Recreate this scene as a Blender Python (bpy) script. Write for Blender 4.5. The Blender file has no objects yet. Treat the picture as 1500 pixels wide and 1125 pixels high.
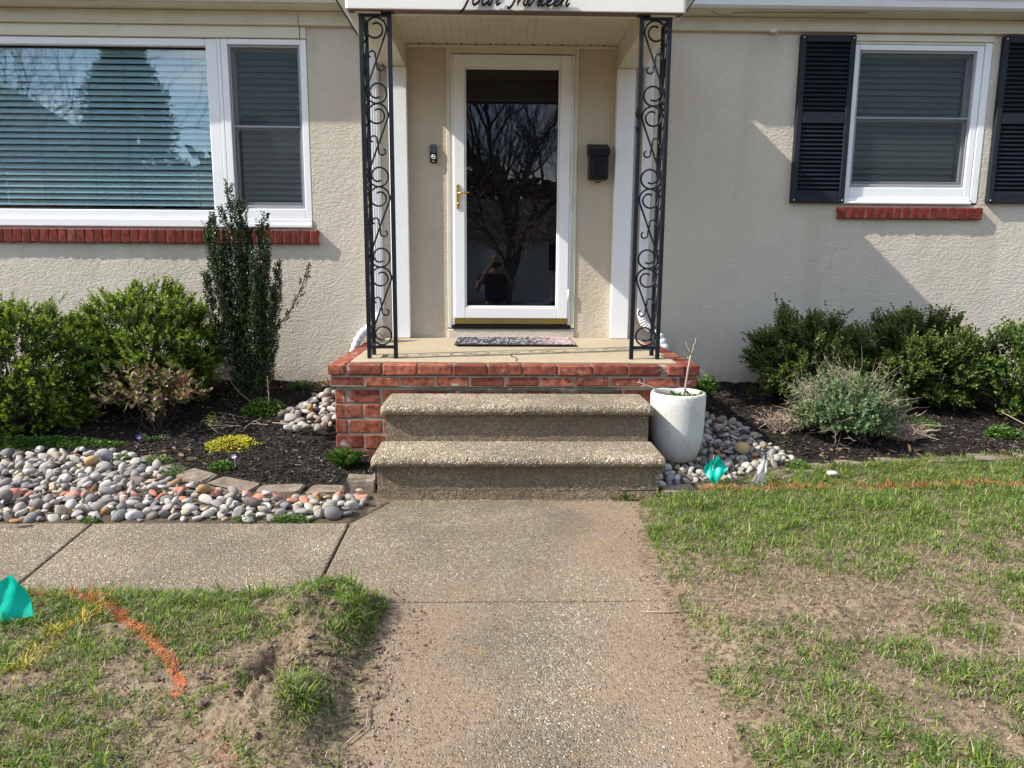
import bpy, bmesh, math, random
import numpy as np
from mathutils import Vector, Matrix

S = bpy.context.scene
COL = S.collection
rng = np.random.default_rng(7)
random.seed(7)

# ------------------------------------------------------------------ camera
CAM = np.array([-.11, -5.85, 1.25])
TH, PS, RO, FPX = math.radians(9.35), math.radians(1.22), .006, 1075.
Fv = np.array([math.sin(PS)*math.cos(TH), math.cos(PS)*math.cos(TH), -math.sin(TH)])
R0 = np.array([math.cos(PS), -math.sin(PS), 0]); U0 = np.cross(R0, Fv)
Rv = R0*math.cos(RO)+U0*math.sin(RO); Uv = U0*math.cos(RO)-R0*math.sin(RO)
cd = bpy.data.cameras.new('camera'); cam = bpy.data.objects.new('camera', cd); COL.objects.link(cam)
cd.sensor_width = 36; cd.lens = 36*FPX/1500; cd.clip_start = .02; cd.clip_end = 600
M = Matrix.Identity(4)
for i in range(3):
    M[i][0], M[i][1], M[i][2], M[i][3] = Rv[i], Uv[i], -Fv[i], CAM[i]
cam.matrix_world = M
S.camera = cam

# ------------------------------------------------------------------ light
SUN = np.array([1.1, .285, -1.0]); SUN /= np.linalg.norm(SUN)     # direction the light travels
sd = bpy.data.lights.new('sun', 'SUN'); sun = bpy.data.objects.new('sun', sd); COL.objects.link(sun)
sd.energy = 3.85; sd.angle = math.radians(.53); sd.color = (1, .95, .86)
sun.rotation_euler = Vector(SUN).to_track_quat('-Z', 'Y').to_euler()
w = bpy.data.worlds.new('World'); S.world = w; w.use_nodes = True
nt = w.node_tree; nt.nodes.clear()
sky = nt.nodes.new('ShaderNodeTexSky'); sky.sky_type = 'NISHITA'; sky.sun_disc = False
sky.sun_elevation = math.asin(-SUN[2]); sky.sun_rotation = math.atan2(-SUN[0], -SUN[1])
sky.air_density = 1.0; sky.dust_density = .6; sky.ozone_density = 1.2
tc = nt.nodes.new('ShaderNodeTexCoord'); mp = nt.nodes.new('ShaderNodeMapping'); mp.inputs['Scale'].default_value = (1, 1, 2.6)
nz = nt.nodes.new('ShaderNodeTexNoise'); nz.inputs['Scale'].default_value = 3.2; nz.inputs['Detail'].default_value = 7
cr = nt.nodes.new('ShaderNodeValToRGB'); cr.color_ramp.elements[0].position = .49; cr.color_ramp.elements[1].position = .67
mx = nt.nodes.new('ShaderNodeMix'); mx.data_type = 'RGBA'; mx.inputs[7].default_value = (8.2, 8.0, 7.8, 1)
bg = nt.nodes.new('ShaderNodeBackground'); bg.inputs['Strength'].default_value = .14
ow = nt.nodes.new('ShaderNodeOutputWorld')
L = nt.links.new
L(tc.outputs['Generated'], mp.inputs[0]); L(mp.outputs[0], nz.inputs['Vector']); L(nz.outputs['Fac'], cr.inputs[0])
L(cr.outputs[0], mx.inputs[0]); L(sky.outputs[0], mx.inputs[6]); L(mx.outputs[2], bg.inputs[0]); L(bg.outputs[0], ow.inputs[0])
S.view_settings.view_transform = 'Standard'; S.view_settings.look = 'None'
S.view_settings.gamma = 1; S.view_settings.use_curve_mapping = False
S.view_settings.exposure = 1.02
S.cycles.use_denoising = True; S.cycles.use_adaptive_sampling = True; S.cycles.adaptive_threshold = .004; S.cycles.sample_clamp_indirect = 4.0; S.cycles.max_bounces = 8; S.cycles.transparent_max_bounces = 12

# ------------------------------------------------------------------ helpers
def P(u, v, y=None, z=None):
    """a point of the photograph on the plane y=... or z=... (survey of the place)"""
    d = Fv+Rv*((u-750)/FPX)+Uv*((562.5-v)/FPX)
    t = (y-CAM[1])/d[1] if y is not None else (z-CAM[2])/d[2]
    return CAM+d*t

def sstep(a, b, x):
    t = np.clip((x-a)/(b-a), 0, 1); return t*t*(3-2*t)

_tab = np.random.default_rng(99).random((256, 256))
def vnoise(x, y):
    x = np.asarray(x, float); y = np.asarray(y, float)
    xi = np.floor(x).astype(int); yi = np.floor(y).astype(int)
    fx = x-xi; fy = y-yi; fx = fx*fx*(3-2*fx); fy = fy*fy*(3-2*fy)
    a = _tab[xi & 255, yi & 255]; b = _tab[(xi+1) & 255, yi & 255]
    c = _tab[xi & 255, (yi+1) & 255]; d = _tab[(xi+1) & 255, (yi+1) & 255]
    return (a*(1-fx)+b*fx)*(1-fy)+(c*(1-fx)+d*fx)*fy
def fbm(x, y, s=1., o=4):
    r = 0; a = .5; t = 0
    for k in range(o):
        r = r+a*vnoise(np.asarray(x)*s+17.3*k, np.asarray(y)*s-9.1*k); t += a; a *= .5; s *= 2.03
    return r/t

class Geo:
    def __init__(self): self.v = []; self.l = []; self.t = []; self.m = []; self.n = 0
    def add(self, v, f, mi=0):
        v = np.asarray(v, float).reshape(-1, 3)
        if isinstance(f, np.ndarray):
            self.l.append((f+self.n).ravel()); self.t.append(np.full(len(f), f.shape[1])); self.m.append(np.full(len(f), mi))
        else:
            for q in f:
                self.l.append(np.asarray(q)+self.n); self.t.append(np.array([len(q)])); self.m.append(np.array([mi]))
        self.v.append(v); self.n += len(v); return self
    def box(self, x0, x1, y0, y1, z0, z1, mi=0):
        v = [(x0,y0,z0),(x1,y0,z0),(x1,y1,z0),(x0,y1,z0),(x0,y0,z1),(x1,y0,z1),(x1,y1,z1),(x0,y1,z1)]
        return self.add(v, np.array([(0,3,2,1),(4,5,6,7),(0,1,5,4),(1,2,6,5),(2,3,7,6),(3,0,4,7)]), mi)
    def bbox(self, x0, x1, y0, y1, z0, z1, b=.004, mi=0):
        """box with chamfered edges"""
        b = min(b, (x1-x0)*.45, (y1-y0)*.45, (z1-z0)*.45)
        c = np.array([(x0+x1)/2, (y0+y1)/2, (z0+z1)/2]); h = np.array([(x1-x0)/2, (y1-y0)/2, (z1-z0)/2])
        v = []; idx = {}
        for sx in (-1, 1):
            for sy in (-1, 1):
                for sz in (-1, 1):
                    for ax in range(3):
                        s = np.array([sx, sy, sz], float); p = c+s*(h-b); p[ax] = c[ax]+s[ax]*h[ax]
                        idx[(sx, sy, sz, ax)] = len(v); v.append(p)
        f = []
        cyc = [(-1,-1), (1,-1), (1,1), (-1,1)]
        for ax in range(3):
            o = [i for i in range(3) if i != ax]
            for s in (-1, 1):
                q = []
                for a_, b_ in cyc:
                    k = [0, 0, 0]; k[ax] = s; k[o[0]] = a_; k[o[1]] = b_
                    q.append(idx[(k[0], k[1], k[2], ax)])
                if (s == 1) == (ax == 1): q = q[::-1]
                f.append(q)
        for ax in range(3):
            o = [i for i in range(3) if i != ax]
            for a_ in (-1, 1):
                for b_ in (-1, 1):
                    k0 = [0]*3; k0[ax] = -1; k0[o[0]] = a_; k0[o[1]] = b_
                    k1 = list(k0); k1[ax] = 1
                    q = [idx[(*k0, o[0])], idx[(*k1, o[0])], idx[(*k1, o[1])], idx[(*k0, o[1])]]
                    if (a_*b_ == 1) != (ax == 1): q = q[::-1]
                    f.append(q)
        for sx in (-1, 1):
            for sy in (-1, 1):
                for sz in (-1, 1):
                    q = [idx[(sx, sy, sz, a)] for a in range(3)]
                    if sx*sy*sz < 0: q = q[::-1]
                    f.append(q)
        return self.add(v, f, mi)
    def tube(self, pts, r, n=6, mi=0, cap=True, flat=1.):
        p = np.asarray(pts, float); m = len(p)
        r = np.broadcast_to(np.asarray(r, float), (m,))
        t = np.gradient(p, axis=0); t /= np.linalg.norm(t, axis=1)[:, None]+1e-12
        a = np.array([0, 0, 1.]) if abs(t[0][2]) < .9 else np.array([1., 0, 0])
        N = np.zeros_like(p); N[0] = np.cross(t[0], a); N[0] /= np.linalg.norm(N[0])
        for i in range(1, m):
            q = N[i-1]-t[i]*np.dot(N[i-1], t[i]); N[i] = q/(np.linalg.norm(q)+1e-12)
        B = np.cross(t, N)
        an = np.arange(n)/n*2*math.pi
        v = p[:, None]+(N[:, None]*np.cos(an)[None, :, None]+B[:, None]*flat*np.sin(an)[None, :, None])*r[:, None, None]
        i = np.arange(m-1)[:, None]*n; j = np.arange(n)[None]; k = (j+1) % n
        f = np.stack([i+j, i+k, i+n+k, i+n+j], -1).reshape(-1, 4)
        self.add(v.reshape(-1, 3), f, mi)
        if cap and n > 2:
            b0 = self.n-m*n
            self.l.append(np.arange(n)[::-1]+b0); self.t.append(np.array([n])); self.m.append(np.array([mi]))
            self.l.append(np.arange(n)+b0+(m-1)*n); self.t.append(np.array([n])); self.m.append(np.array([mi]))
        return self
    def lathe(self, prof, c, n=32, mi=0):
        pr = np.asarray(prof, float); m = len(pr); an = np.arange(n)/n*2*math.pi
        v = np.stack([c[0]+pr[:, 0:1]*np.cos(an), c[1]+pr[:, 0:1]*np.sin(an), c[2]+np.repeat(pr[:, 1:2], n, 1)], -1)
        i = np.arange(m-1)[:, None]*n; j = np.arange(n)[None]; k = (j+1) % n
        return self.add(v.reshape(-1, 3), np.stack([i+j, i+k, i+n+k, i+n+j], -1).reshape(-1, 4), mi)
    def prism(self, poly, z0, z1, mi=0):
        n = len(poly)
        v = [(x, y, z0) for x, y in poly]+[(x, y, z1) for x, y in poly]
        f = [list(range(n))[::-1], list(range(n, 2*n))]+[[i, (i+1) % n, n+(i+1) % n, n+i] for i in range(n)]
        return self.add(v, f, mi)
    def mesh(self, name, mats, smooth=False, off=(0, 0, 0)):
        me = bpy.data.meshes.new(name)
        v = (np.concatenate(self.v)-np.asarray(off)).astype(np.float32)
        l = np.concatenate(self.l).astype(np.int32); t = np.concatenate(self.t).astype(np.int32)
        me.vertices.add(len(v)); me.vertices.foreach_set('co', v.ravel())
        me.loops.add(len(l)); me.loops.foreach_set('vertex_index', l)
        me.polygons.add(len(t)); me.polygons.foreach_set('loop_start', np.concatenate([[0], np.cumsum(t)[:-1]]).astype(np.int32))
        me.polygons.foreach_set('loop_total', t)
        me.polygons.foreach_set('material_index', np.concatenate(self.m).astype(np.int32))
        me.polygons.foreach_set('use_smooth', np.full(len(t), smooth))
        me.update(calc_edges=True)
        for m_ in (mats if isinstance(mats, (list, tuple)) else [mats]): me.materials.append(m_)
        return me
    def center(self):
        v = np.concatenate(self.v); return (v.min(0)+v.max(0))/2

WL = {}
def tag(o, label=None, cat=None, group=None, kind=None):
    if label: o['label'] = label
    if cat: o['category'] = cat
    if group: o['group'] = group
    if kind: o['kind'] = kind
    return o
def thing(name, loc, label, cat, group=None, kind=None):
    o = bpy.data.objects.new(name, None); COL.objects.link(o); o.location = loc
    o.empty_display_size = .1
    WL[o] = np.array(loc, float); return tag(o, label, cat, group, kind)
def link(name, me, loc, parent=None):
    o = bpy.data.objects.new(name, me); COL.objects.link(o)
    loc = np.asarray(loc, float); WL[o] = loc
    if parent is not None:
        o.parent = parent; o.location = loc-WL[parent]
    else: o.location = loc
    return o
def part(name, geo, mats, parent=None, smooth=False, loc=None):
    c = geo.center() if loc is None else np.asarray(loc, float)
    return link(name, geo.mesh(name, mats, smooth, c), c, parent)
def soft(o, ang=35):
    o.data.shade_smooth() if hasattr(o.data, 'shade_smooth') else None
    try: o.data.set_sharp_from_angle(angle=math.radians(ang))
    except Exception: pass
    return o

# ------------------------------------------------------------------ materials
class Mat:
    def __init__(self, name, rough=.7, color=None, spec=.3, metal=0.):
        self.m = bpy.data.materials.new(name); self.m.use_nodes = True
        self.t = self.m.node_tree; self.b = self.t.nodes['Principled BSDF']
        self.b.inputs['Roughness'].default_value = rough
        self.b.inputs['Specular IOR Level'].default_value = spec
        self.b.inputs['Metallic'].default_value = metal
        if color: self.b.inputs['Base Color'].default_value = (*color, 1)
        self._tc = None; self.vec = None; self.bumpn = None
    def node(self, k, **kw):
        n = self.t.nodes.new(k)
        for a, v in kw.items(): setattr(n, a, v)
        return n
    def link(self, a, b): self.t.links.new(a, b)
    def coord(self, which='Object'):
        if which == 'World':
            g = self.node('ShaderNodeNewGeometry'); return g.outputs['Position']
        if not self._tc: self._tc = self.node('ShaderNodeTexCoord')
        return self._tc.outputs[which]
    def noise(self, scale, detail=4, rough=.55, which='World', stretch=None, dist=0):
        n = self.node('ShaderNodeTexNoise'); n.inputs['Scale'].default_value = scale; n.inputs['Detail'].default_value = detail
        n.inputs['Roughness'].default_value = rough; n.inputs['Distortion'].default_value = dist
        c = self.coord(which)
        if stretch:
            m = self.node('ShaderNodeMapping'); m.inputs['Scale'].default_value = stretch; self.link(c, m.inputs[0]); c = m.outputs[0]
        self.link(c, n.inputs['Vector']); return n.outputs['Fac']
    def voro(self, scale, feature='F1', which='World', rnd=1.):
        n = self.node('ShaderNodeTexVoronoi', feature=feature); n.inputs['Scale'].default_value = scale
        n.inputs['Randomness'].default_value = rnd
        self.link(self.coord(which), n.inputs['Vector']); return n
    def ramp(self, fac, stops, interp='LINEAR'):
        n = self.node('ShaderNodeValToRGB'); e = n.color_ramp; e.interpolation = interp
        while len(e.elements) < len(stops): e.elements.new(.5)
        for el, (p, c) in zip(e.elements, stops):
            el.position = p; el.color = (*c, 1) if not np.isscalar(c) else (c, c, c, 1)
        self.link(fac, n.inputs[0]); return n.outputs[0]
    def mix(self, fac, a, b, mode='MIX'):
        n = self.node('ShaderNodeMix', data_type='RGBA', blend_type=mode)
        if np.isscalar(fac): n.inputs[0].default_value = fac
        else: self.link(fac, n.inputs[0])
        for s, i in ((a, 6), (b, 7)):
            if isinstance(s, tuple): n.inputs[i].default_value = (*s, 1)
            else: self.link(s, n.inputs[i])
        return n.outputs[2]
    def math(self, op, a, b=None, clamp=False):
        n = self.node('ShaderNodeMath', operation=op, use_clamp=clamp)
        for i, s in enumerate((a, b)):
            if s is None: continue
            if np.isscalar(s): n.inputs[i].default_value = s
            else: self.link(s, n.inputs[i])
        return n.outputs[0]
    def sep(self, which='World'):
        n = self.node('ShaderNodeSeparateXYZ'); self.link(self.coord(which), n.inputs[0]); return n.outputs
    def bump(self, h, dist=.005, strength=1.):
        n = self.node('ShaderNodeBump'); n.inputs['Distance'].default_value = dist; n.inputs['Strength'].default_value = strength
        self.link(h, n.inputs['Height'])
        if self.bumpn: self.link(self.bumpn, n.inputs['Normal'])
        self.bumpn = n.outputs[0]; self.link(self.bumpn, self.b.inputs['Normal'])
    def col(self, c): self.link(c, self.b.inputs['Base Color'])
    def rgh(self, r): self.link(r, self.b.inputs['Roughness'])
    def island(self):
        return self.node('ShaderNodeNewGeometry').outputs['Random Per Island']
    def objrand(self):
        return self.node('ShaderNodeObjectInfo').outputs['Random']

def stucco(name, c):
    m = Mat(name, .92, spec=.15)
    big = m.noise(.9, 5); fine = m.noise(14, 4)
    k = m.mix(m.ramp(big, [(.3, 0.), (.75, 1.)]), tuple(x*.9 for x in c), tuple(min(1, x*1.05) for x in c))
    k = m.mix(m.ramp(fine, [(.35, .0), (.8, .35)]), k, tuple(x*.78 for x in c))
    zz = m.sep()[2]
    st = m.noise(3.5, 5, stretch=(1, 1, .12))                    # faint runs of dirt
    k = m.mix(m.math('MULTIPLY', m.ramp(st, [(.52, 0.), (.75, 1.)]), .38), k, (c[0]*.6, c[1]*.58, c[2]*.5))
    grime = m.ramp(m.math('ADD', zz, m.math('MULTIPLY', m.noise(6, 4), .25)), [(.40, 1.), (.56, 0.)])   # splashed soil at the foot
    k = m.mix(m.math('MULTIPLY', grime, .5), k, (.22, .19, .15))
    wv = m.node('ShaderNodeVectorMath', operation='ADD'); nc = m.node('ShaderNodeTexNoise'); nc.inputs['Scale'].default_value = 3.; m.link(m.coord('World'), nc.inputs['Vector']); sc = m.node('ShaderNodeVectorMath', operation='SCALE'); sc.inputs['Scale'].default_value = .35; m.link(nc.outputs['Color'], sc.inputs[0]); m.link(m.coord('World'), wv.inputs[0]); m.link(sc.outputs[0], wv.inputs[1])
    vv = m.node('ShaderNodeTexVoronoi', feature='DISTANCE_TO_EDGE'); vv.inputs['Scale'].default_value = .8; m.link(wv.outputs[0], vv.inputs['Vector'])
    ck = m.math('MULTIPLY', m.ramp(vv.outputs['Distance'], [(.0015, 1.), (.005, 0.)]), m.ramp(m.noise(1.3, 2), [(.55, 0.), (.66, .35)]))
    k = m.mix(ck, k, tuple(x*.45 for x in c))
    m.col(k)
    a = m.noise(42, 4, .62, dist=.25, stretch=(.8, 1, 1.3)); b = m.noise(110, 3, .6); c_ = m.noise(7, 3, .5)
    m.bump(c_, .012, .5)
    m.bump(a, .0085, .85)
    m.bump(b, .0022, .8)
    return m.m
def painted(name, c, rough=.45, dirt=.12, spec=.4):
    m = Mat(name, rough, spec=spec)
    n = m.noise(5, 6, .6); n2 = m.noise(40, 3)
    k = m.mix(m.math('MULTIPLY', m.ramp(n, [(.45, 0.), (.75, 1.)]), dirt*2), c, (c[0]*.7, c[1]*.66, c[2]*.56))
    m.col(k); m.bump(n2, .0006, .5); return m.m
M_stucco = stucco('cream_stucco', (.60, .54, .445))
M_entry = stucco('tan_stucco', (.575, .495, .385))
M_white = painted('white_vinyl', (.80, .80, .80), .38, .06)
M_cream = painted('cream_wood', (.66, .62, .49), .55, .18)
M_creamgroove = painted('cream_vinyl', (.62, .57, .45), .5, .08)
M_gutter = painted('white_aluminium', (.74, .74, .74), .35, .1)
M_header = painted('ivory_fascia', (.78, .745, .68), .45, .07)
M_dark = Mat('dark_void', .9, (.012, .012, .014)).m
M_black = Mat('black_gloss', .4, (.007, .007, .008), .22).m
def M_ironf():
    m = Mat('black_wrought_iron', .45, spec=.28)
    n = m.noise(30, 5)
    m.col(m.mix(m.ramp(n, [(.6, 0.), (.75, 1.)]), (.008, .010, .015), (.028, .026, .027))); m.bump(n, .001, .5); return m.m
M_iron = M_ironf()
def M_shutf():
    m = Mat('black_shutter', .5, spec=.2); n = m.noise(8, 5)
    m.col(m.mix(n, (.010, .013, .018), (.020, .024, .032))); m.rgh(m.ramp(n, [(.3, .42), (.8, .6)])); return m.m
M_shut = M_shutf()
M_brass = Mat('brass', .28, (.62, .42, .12), .5, 1.).m
def M_kickf():
    m = Mat('dull_brass', .42, metal=1.); n = m.noise(4, 5, stretch=(1, 1, 3))
    m.col(m.mix(n, (.30, .22, .05), (.42, .33, .10))); return m.m
M_kick = M_kickf()
def glass(name, ior, tint, rough=0.):
    m = bpy.data.materials.new(name); m.use_nodes = True; t = m.node_tree; t.nodes.clear()
    tr = t.nodes.new('ShaderNodeBsdfTransparent'); tr.inputs[0].default_value = (*tint, 1)
    gl = t.nodes.new('ShaderNodeBsdfGlossy'); gl.inputs['Roughness'].default_value = rough; gl.inputs[0].default_value = (1, 1, 1, 1)
    lw = t.nodes.new('ShaderNodeLayerWeight'); lw.inputs[0].default_value = .5
    pw = t.nodes.new('ShaderNodeMath'); pw.operation = 'POWER'; pw.inputs[1].default_value = 5.; t.links.new(lw.outputs['Facing'], pw.inputs[0])
    fr = t.nodes.new('ShaderNodeMath'); fr.operation = 'MULTIPLY_ADD'; fr.inputs[1].default_value = 1-ior; fr.inputs[2].default_value = ior; t.links.new(pw.outputs[0], fr.inputs[0])
    nz = t.nodes.new('ShaderNodeTexNoise'); nz.inputs['Scale'].default_value = 3.; nz.inputs['Detail'].default_value = 1
    ge = t.nodes.new('ShaderNodeNewGeometry'); bu = t.nodes.new('ShaderNodeBump'); bu.inputs['Distance'].default_value = .0006; bu.inputs['Strength'].default_value = .5
    mx = t.nodes.new('ShaderNodeMixShader'); o = t.nodes.new('ShaderNodeOutputMaterial'); k = t.links.new
    k(ge.outputs['Position'], nz.inputs['Vector']); k(nz.outputs[0], bu.inputs['Height']); k(bu.outputs[0], gl.inputs['Normal'])
    k(fr.outputs[0], mx.inputs[0]); k(tr.outputs[0], mx.inputs[1]); k(gl.outputs[0], mx.inputs[2]); k(mx.outputs[0], o.inputs[0])
    return m
M_glass = glass('window_glass', .10, (.79, .88, .90))
M_glass2 = glass('sash_glass', .035, (.80, .88, .86))
M_doorglass = glass('storm_glass', .036, (.66, .68, .71))
def screenf():
    m = bpy.data.materials.new('insect_screen'); m.use_nodes = True; t = m.node_tree; b = t.nodes['Principled BSDF']
    b.inputs['Base Color'].default_value = (.035, .040, .042, 1); b.inputs['Roughness'].default_value = .6
    tr = t.nodes.new('ShaderNodeBsdfTransparent'); mx = t.nodes.new('ShaderNodeMixShader'); mx.inputs[0].default_value = .36
    o = t.nodes['Material Output']
    t.links.new(tr.outputs[0], mx.inputs[1]); t.links.new(b.outputs[0], mx.inputs[2]); t.links.new(mx.outputs[0], o.inputs[0]); return m
M_screen = screenf()
M_blind = Mat('blind_slat', .5, (.74, .76, .74), .3).m
M_blind2 = Mat('grey_blind_slat', .5, (.50, .54, .50), .3).m
M_cord = Mat('blind_cord', .7, (.25, .27, .27)).m
def brickm(name, lo, hi, eff=.25):
    m = Mat(name, .85, spec=.2); r = m.objrand()
    k = m.ramp(r, [(0., lo), (.5, tuple((a+b)/2 for a, b in zip(lo, hi))), (1., hi)])
    n = m.noise(28, 5); n2 = m.noise(9, 5, .65); n3 = m.noise(60, 3)
    k = m.mix(m.ramp(n, [(.38, 0.), (.68, .85)]), k, tuple(x*.55 for x in lo))
    k = m.mix(m.math('MULTIPLY', m.ramp(n2, [(.60, 0.), (.72, 1.)]), eff), k, (.55, .50, .46))
    m.col(k); m.bump(n, .002, .7); m.bump(n3, .0008, .6); return m.m
M_brick = brickm('red_brick', (.15, .040, .028), (.45, .150, .085), .75)
M_sillbrick = brickm('sill_brick', (.17, .030, .022), (.27, .050, .032), .12)
def mortarf():
    m = Mat('mortar', .95, spec=.1); n = m.noise(40, 5); n2 = m.noise(5, 4)
    m.col(m.mix(m.ramp(n2, [(.35, 0.), (.8, .7)]), m.mix(n, (.24, .215, .175), (.46, .42, .35)), (.15, .14, .105))); m.bump(n, .004, .9); return m.m
M_mortar = mortarf()
def aggregate(name, scale, dirtmode, stonebias=0., dark=1.):
    """exposed pebble concrete: pebbles of many colours in grey cement"""
    m = Mat(name, .85, spec=.25)
    v = m.voro(scale); e = m.voro(scale, 'DISTANCE_TO_EDGE')
    sepc = m.node('ShaderNodeSeparateColor'); m.link(v.outputs['Color'], sepc.inputs[0])
    d = dark
    k = m.ramp(sepc.outputs[0], [(0., (.17*d, .14*d, .11*d)), (.18, (.30*d, .24*d, .16*d)), (.34, (.40*d, .37*d, .31*d)), (.5, (.27*d, .235*d, .19*d)), (.64, (.48*d, .41*d, .30*d)), (.78, (.35*d, .24*d, .13*d)), (.86, (.56*d, .52*d, .44*d)), (.95, (.40*d, .36*d, .31*d))], 'CONSTANT')
    pe = m.ramp(e.outputs['Distance'], [(.03, 0.), (.14, 1.)])
    cem = m.mix(m.noise(60, 3), (.085*d, .070*d, .052*d), (.20*d, .17*d, .13*d))
    low = m.ramp(m.noise(3.3, 5, .6), [(.3, 0.), (.72, 1.)])
    some = m.ramp(sepc.outputs[1], [(.16, 0.), (.24, 1.)])
    pm = m.math('MULTIPLY', pe, some)
    k = m.mix(pm, cem, k)
    tonel = m.noise(1.6, 5, .6)
    k = m.mix(m.math('MULTIPLY', m.ramp(tonel, [(.40, 0.), (.62, 1.)]), .75), k, m.mix(.6, k, (.085, .074, .06)))
    if dirtmode == 'path':
        xyz = m.sep()
        ax = m.math('ABSOLUTE', m.math('ADD', xyz[0], -.02))
        nn = m.math('MULTIPLY', m.math('SUBTRACT', m.noise(2.1, 6, .62), .5), 1.35)
        rr = m.math('ADD', m.math('ADD', xyz[0], .0), nn)
        ma = m.ramp(rr, [(-.0+.02, 0.), (.34, 1.)])                                   # soil washed over the lawn side
        ll = m.math('ADD', m.math('ADD', m.math('MULTIPLY', xyz[0], -1.), nn), .08)
        lowy = m.ramp(m.math('ADD', m.math('MULTIPLY', xyz[1], -1.), -2.9), [(.0, 0.), (.45, 1.)])
        mb = m.math('MULTIPLY', m.ramp(ll, [(.02, 0.), (.34, 1.)]), lowy)
        mask = m.math('MAXIMUM', ma, mb)
        sp = m.ramp(m.noise(7, 6, .7), [(.56, 0.), (.70, .8)])
        mask = m.math('MAXIMUM', mask, m.math('MULTIPLY', sp, m.ramp(m.noise(1.4, 2), [(.45, 0.), (.6, 1.)])))
        grain = m.ramp(sepc.outputs[2], [(.0, 1.), (.60, 1.), (.66, .30)])
        mask = m.math('MULTIPLY', mask, m.math('MULTIPLY', grain, .92))
        k = m.mix(mask, k, m.mix(m.noise(25, 5), (.17, .127, .090), (.28, .215, .155)))
        ru = m.ramp(m.noise(4.5, 5, .65), [(.57, 0.), (.70, .95)])
        k = m.mix(m.math('MULTIPLY', ru, .5), k, (.30, .19, .085))
    elif dirtmode == 'side':
        k = m.mix(m.math('MULTIPLY', m.ramp(m.noise(4, 5), [(.45, 0.), (.75, 1.)]), .3), k, (.24, .19, .13))
        mask = None
    elif dirtmode == 'riser':
        k = m.mix(m.ramp(m.noise(9, 5, .65, stretch=(.6, 1, 1.6)), [(.35, .65), (.68, .05)]), k, m.mix(m.noise(70, 3), (.10, .075, .050), (.30, .225, .145)))
        mask = None
    elif dirtmode == 'tread':
        k = m.mix(m.math('MULTIPLY', m.ramp(m.noise(5, 5), [(.45, 0.), (.75, 1.)]), .45), k, (.15, .135, .10))
        mask = None
    pit = m.ramp(m.noise(75, 4, .7), [(.34, 1.), (.42, 0.)])
    k = m.mix(m.math('MULTIPLY', pit, .85), k, (.055, .042, .030))
    k = m.mix(1., k, (1.03, .985, .925), 'MULTIPLY')
    m.col(k)
    hh = m.math('MULTIPLY', pm, m.ramp(e.outputs['Distance'], [(0., 0.), (.35, 1.)]))
    if dirtmode == 'path': hh = m.math('MULTIPLY', hh, m.math('SUBTRACT', 1., m.math('MULTIPLY', mask, .8)))
    m.bump(hh, .75/scale, 1. if dirtmode != 'riser' else .6)
    m.bump(m.noise(90, 4), .0016, .6)
    return m.m
M_path = aggregate('exposed_aggregate_path', 120, 'path', dark=1.2)
M_walk = aggregate('exposed_aggregate_walk', 115, 'side', dark=1.3)
M_tread = aggregate('pebbled_step_tread', 78, 'tread', dark=1.95)
M_riser = aggregate('worn_step_riser', 110, 'riser', dark=.95)
def porchslab():
    m = Mat('porch_concrete', .85, spec=.2)
    a = m.noise(3, 6, .6); b = m.noise(120, 3); c = m.noise(18, 5)
    k = m.mix(a, (.33, .265, .175), (.46, .385, .27)); k = m.mix(m.ramp(b, [(.3, .35), (.6, 0.)]), k, (.20, .16, .11))
    k = m.mix(m.ramp(c, [(.62, 0.), (.75, .5)]), k, (.16, .14, .11))
    y = m.sep()[1]; fr = m.ramp(m.math('ADD', y, m.math('MULTIPLY', c, .12)), [(-1.25+1.6, 1.), (-1.12+1.6, 0.)])
    m.col(k); m.bump(b, .002, .7); m.bump(c, .003, .4); return m.m
M_porch = porchslab()
def mulchm(name, chip=False):
    m = Mat(name, .85, spec=.25)
    if chip:
        r = m.island(); k = m.ramp(r, [(0., (.008, .007, .006)), (.55, (.020, .016, .013)), (.82, (.045, .034, .026)), (.93, (.10, .08, .06)), (1., (.22, .18, .14))])
    else:
        n = m.noise(60, 5, .7); k = m.mix(n, (.006, .005, .004), (.030, .023, .018)); m.bump(n, .012, 1.)
    m.col(k); return m.m
M_mulch = mulchm('dark_mulch'); M_chip = mulchm('mulch_chips', True)
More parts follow.
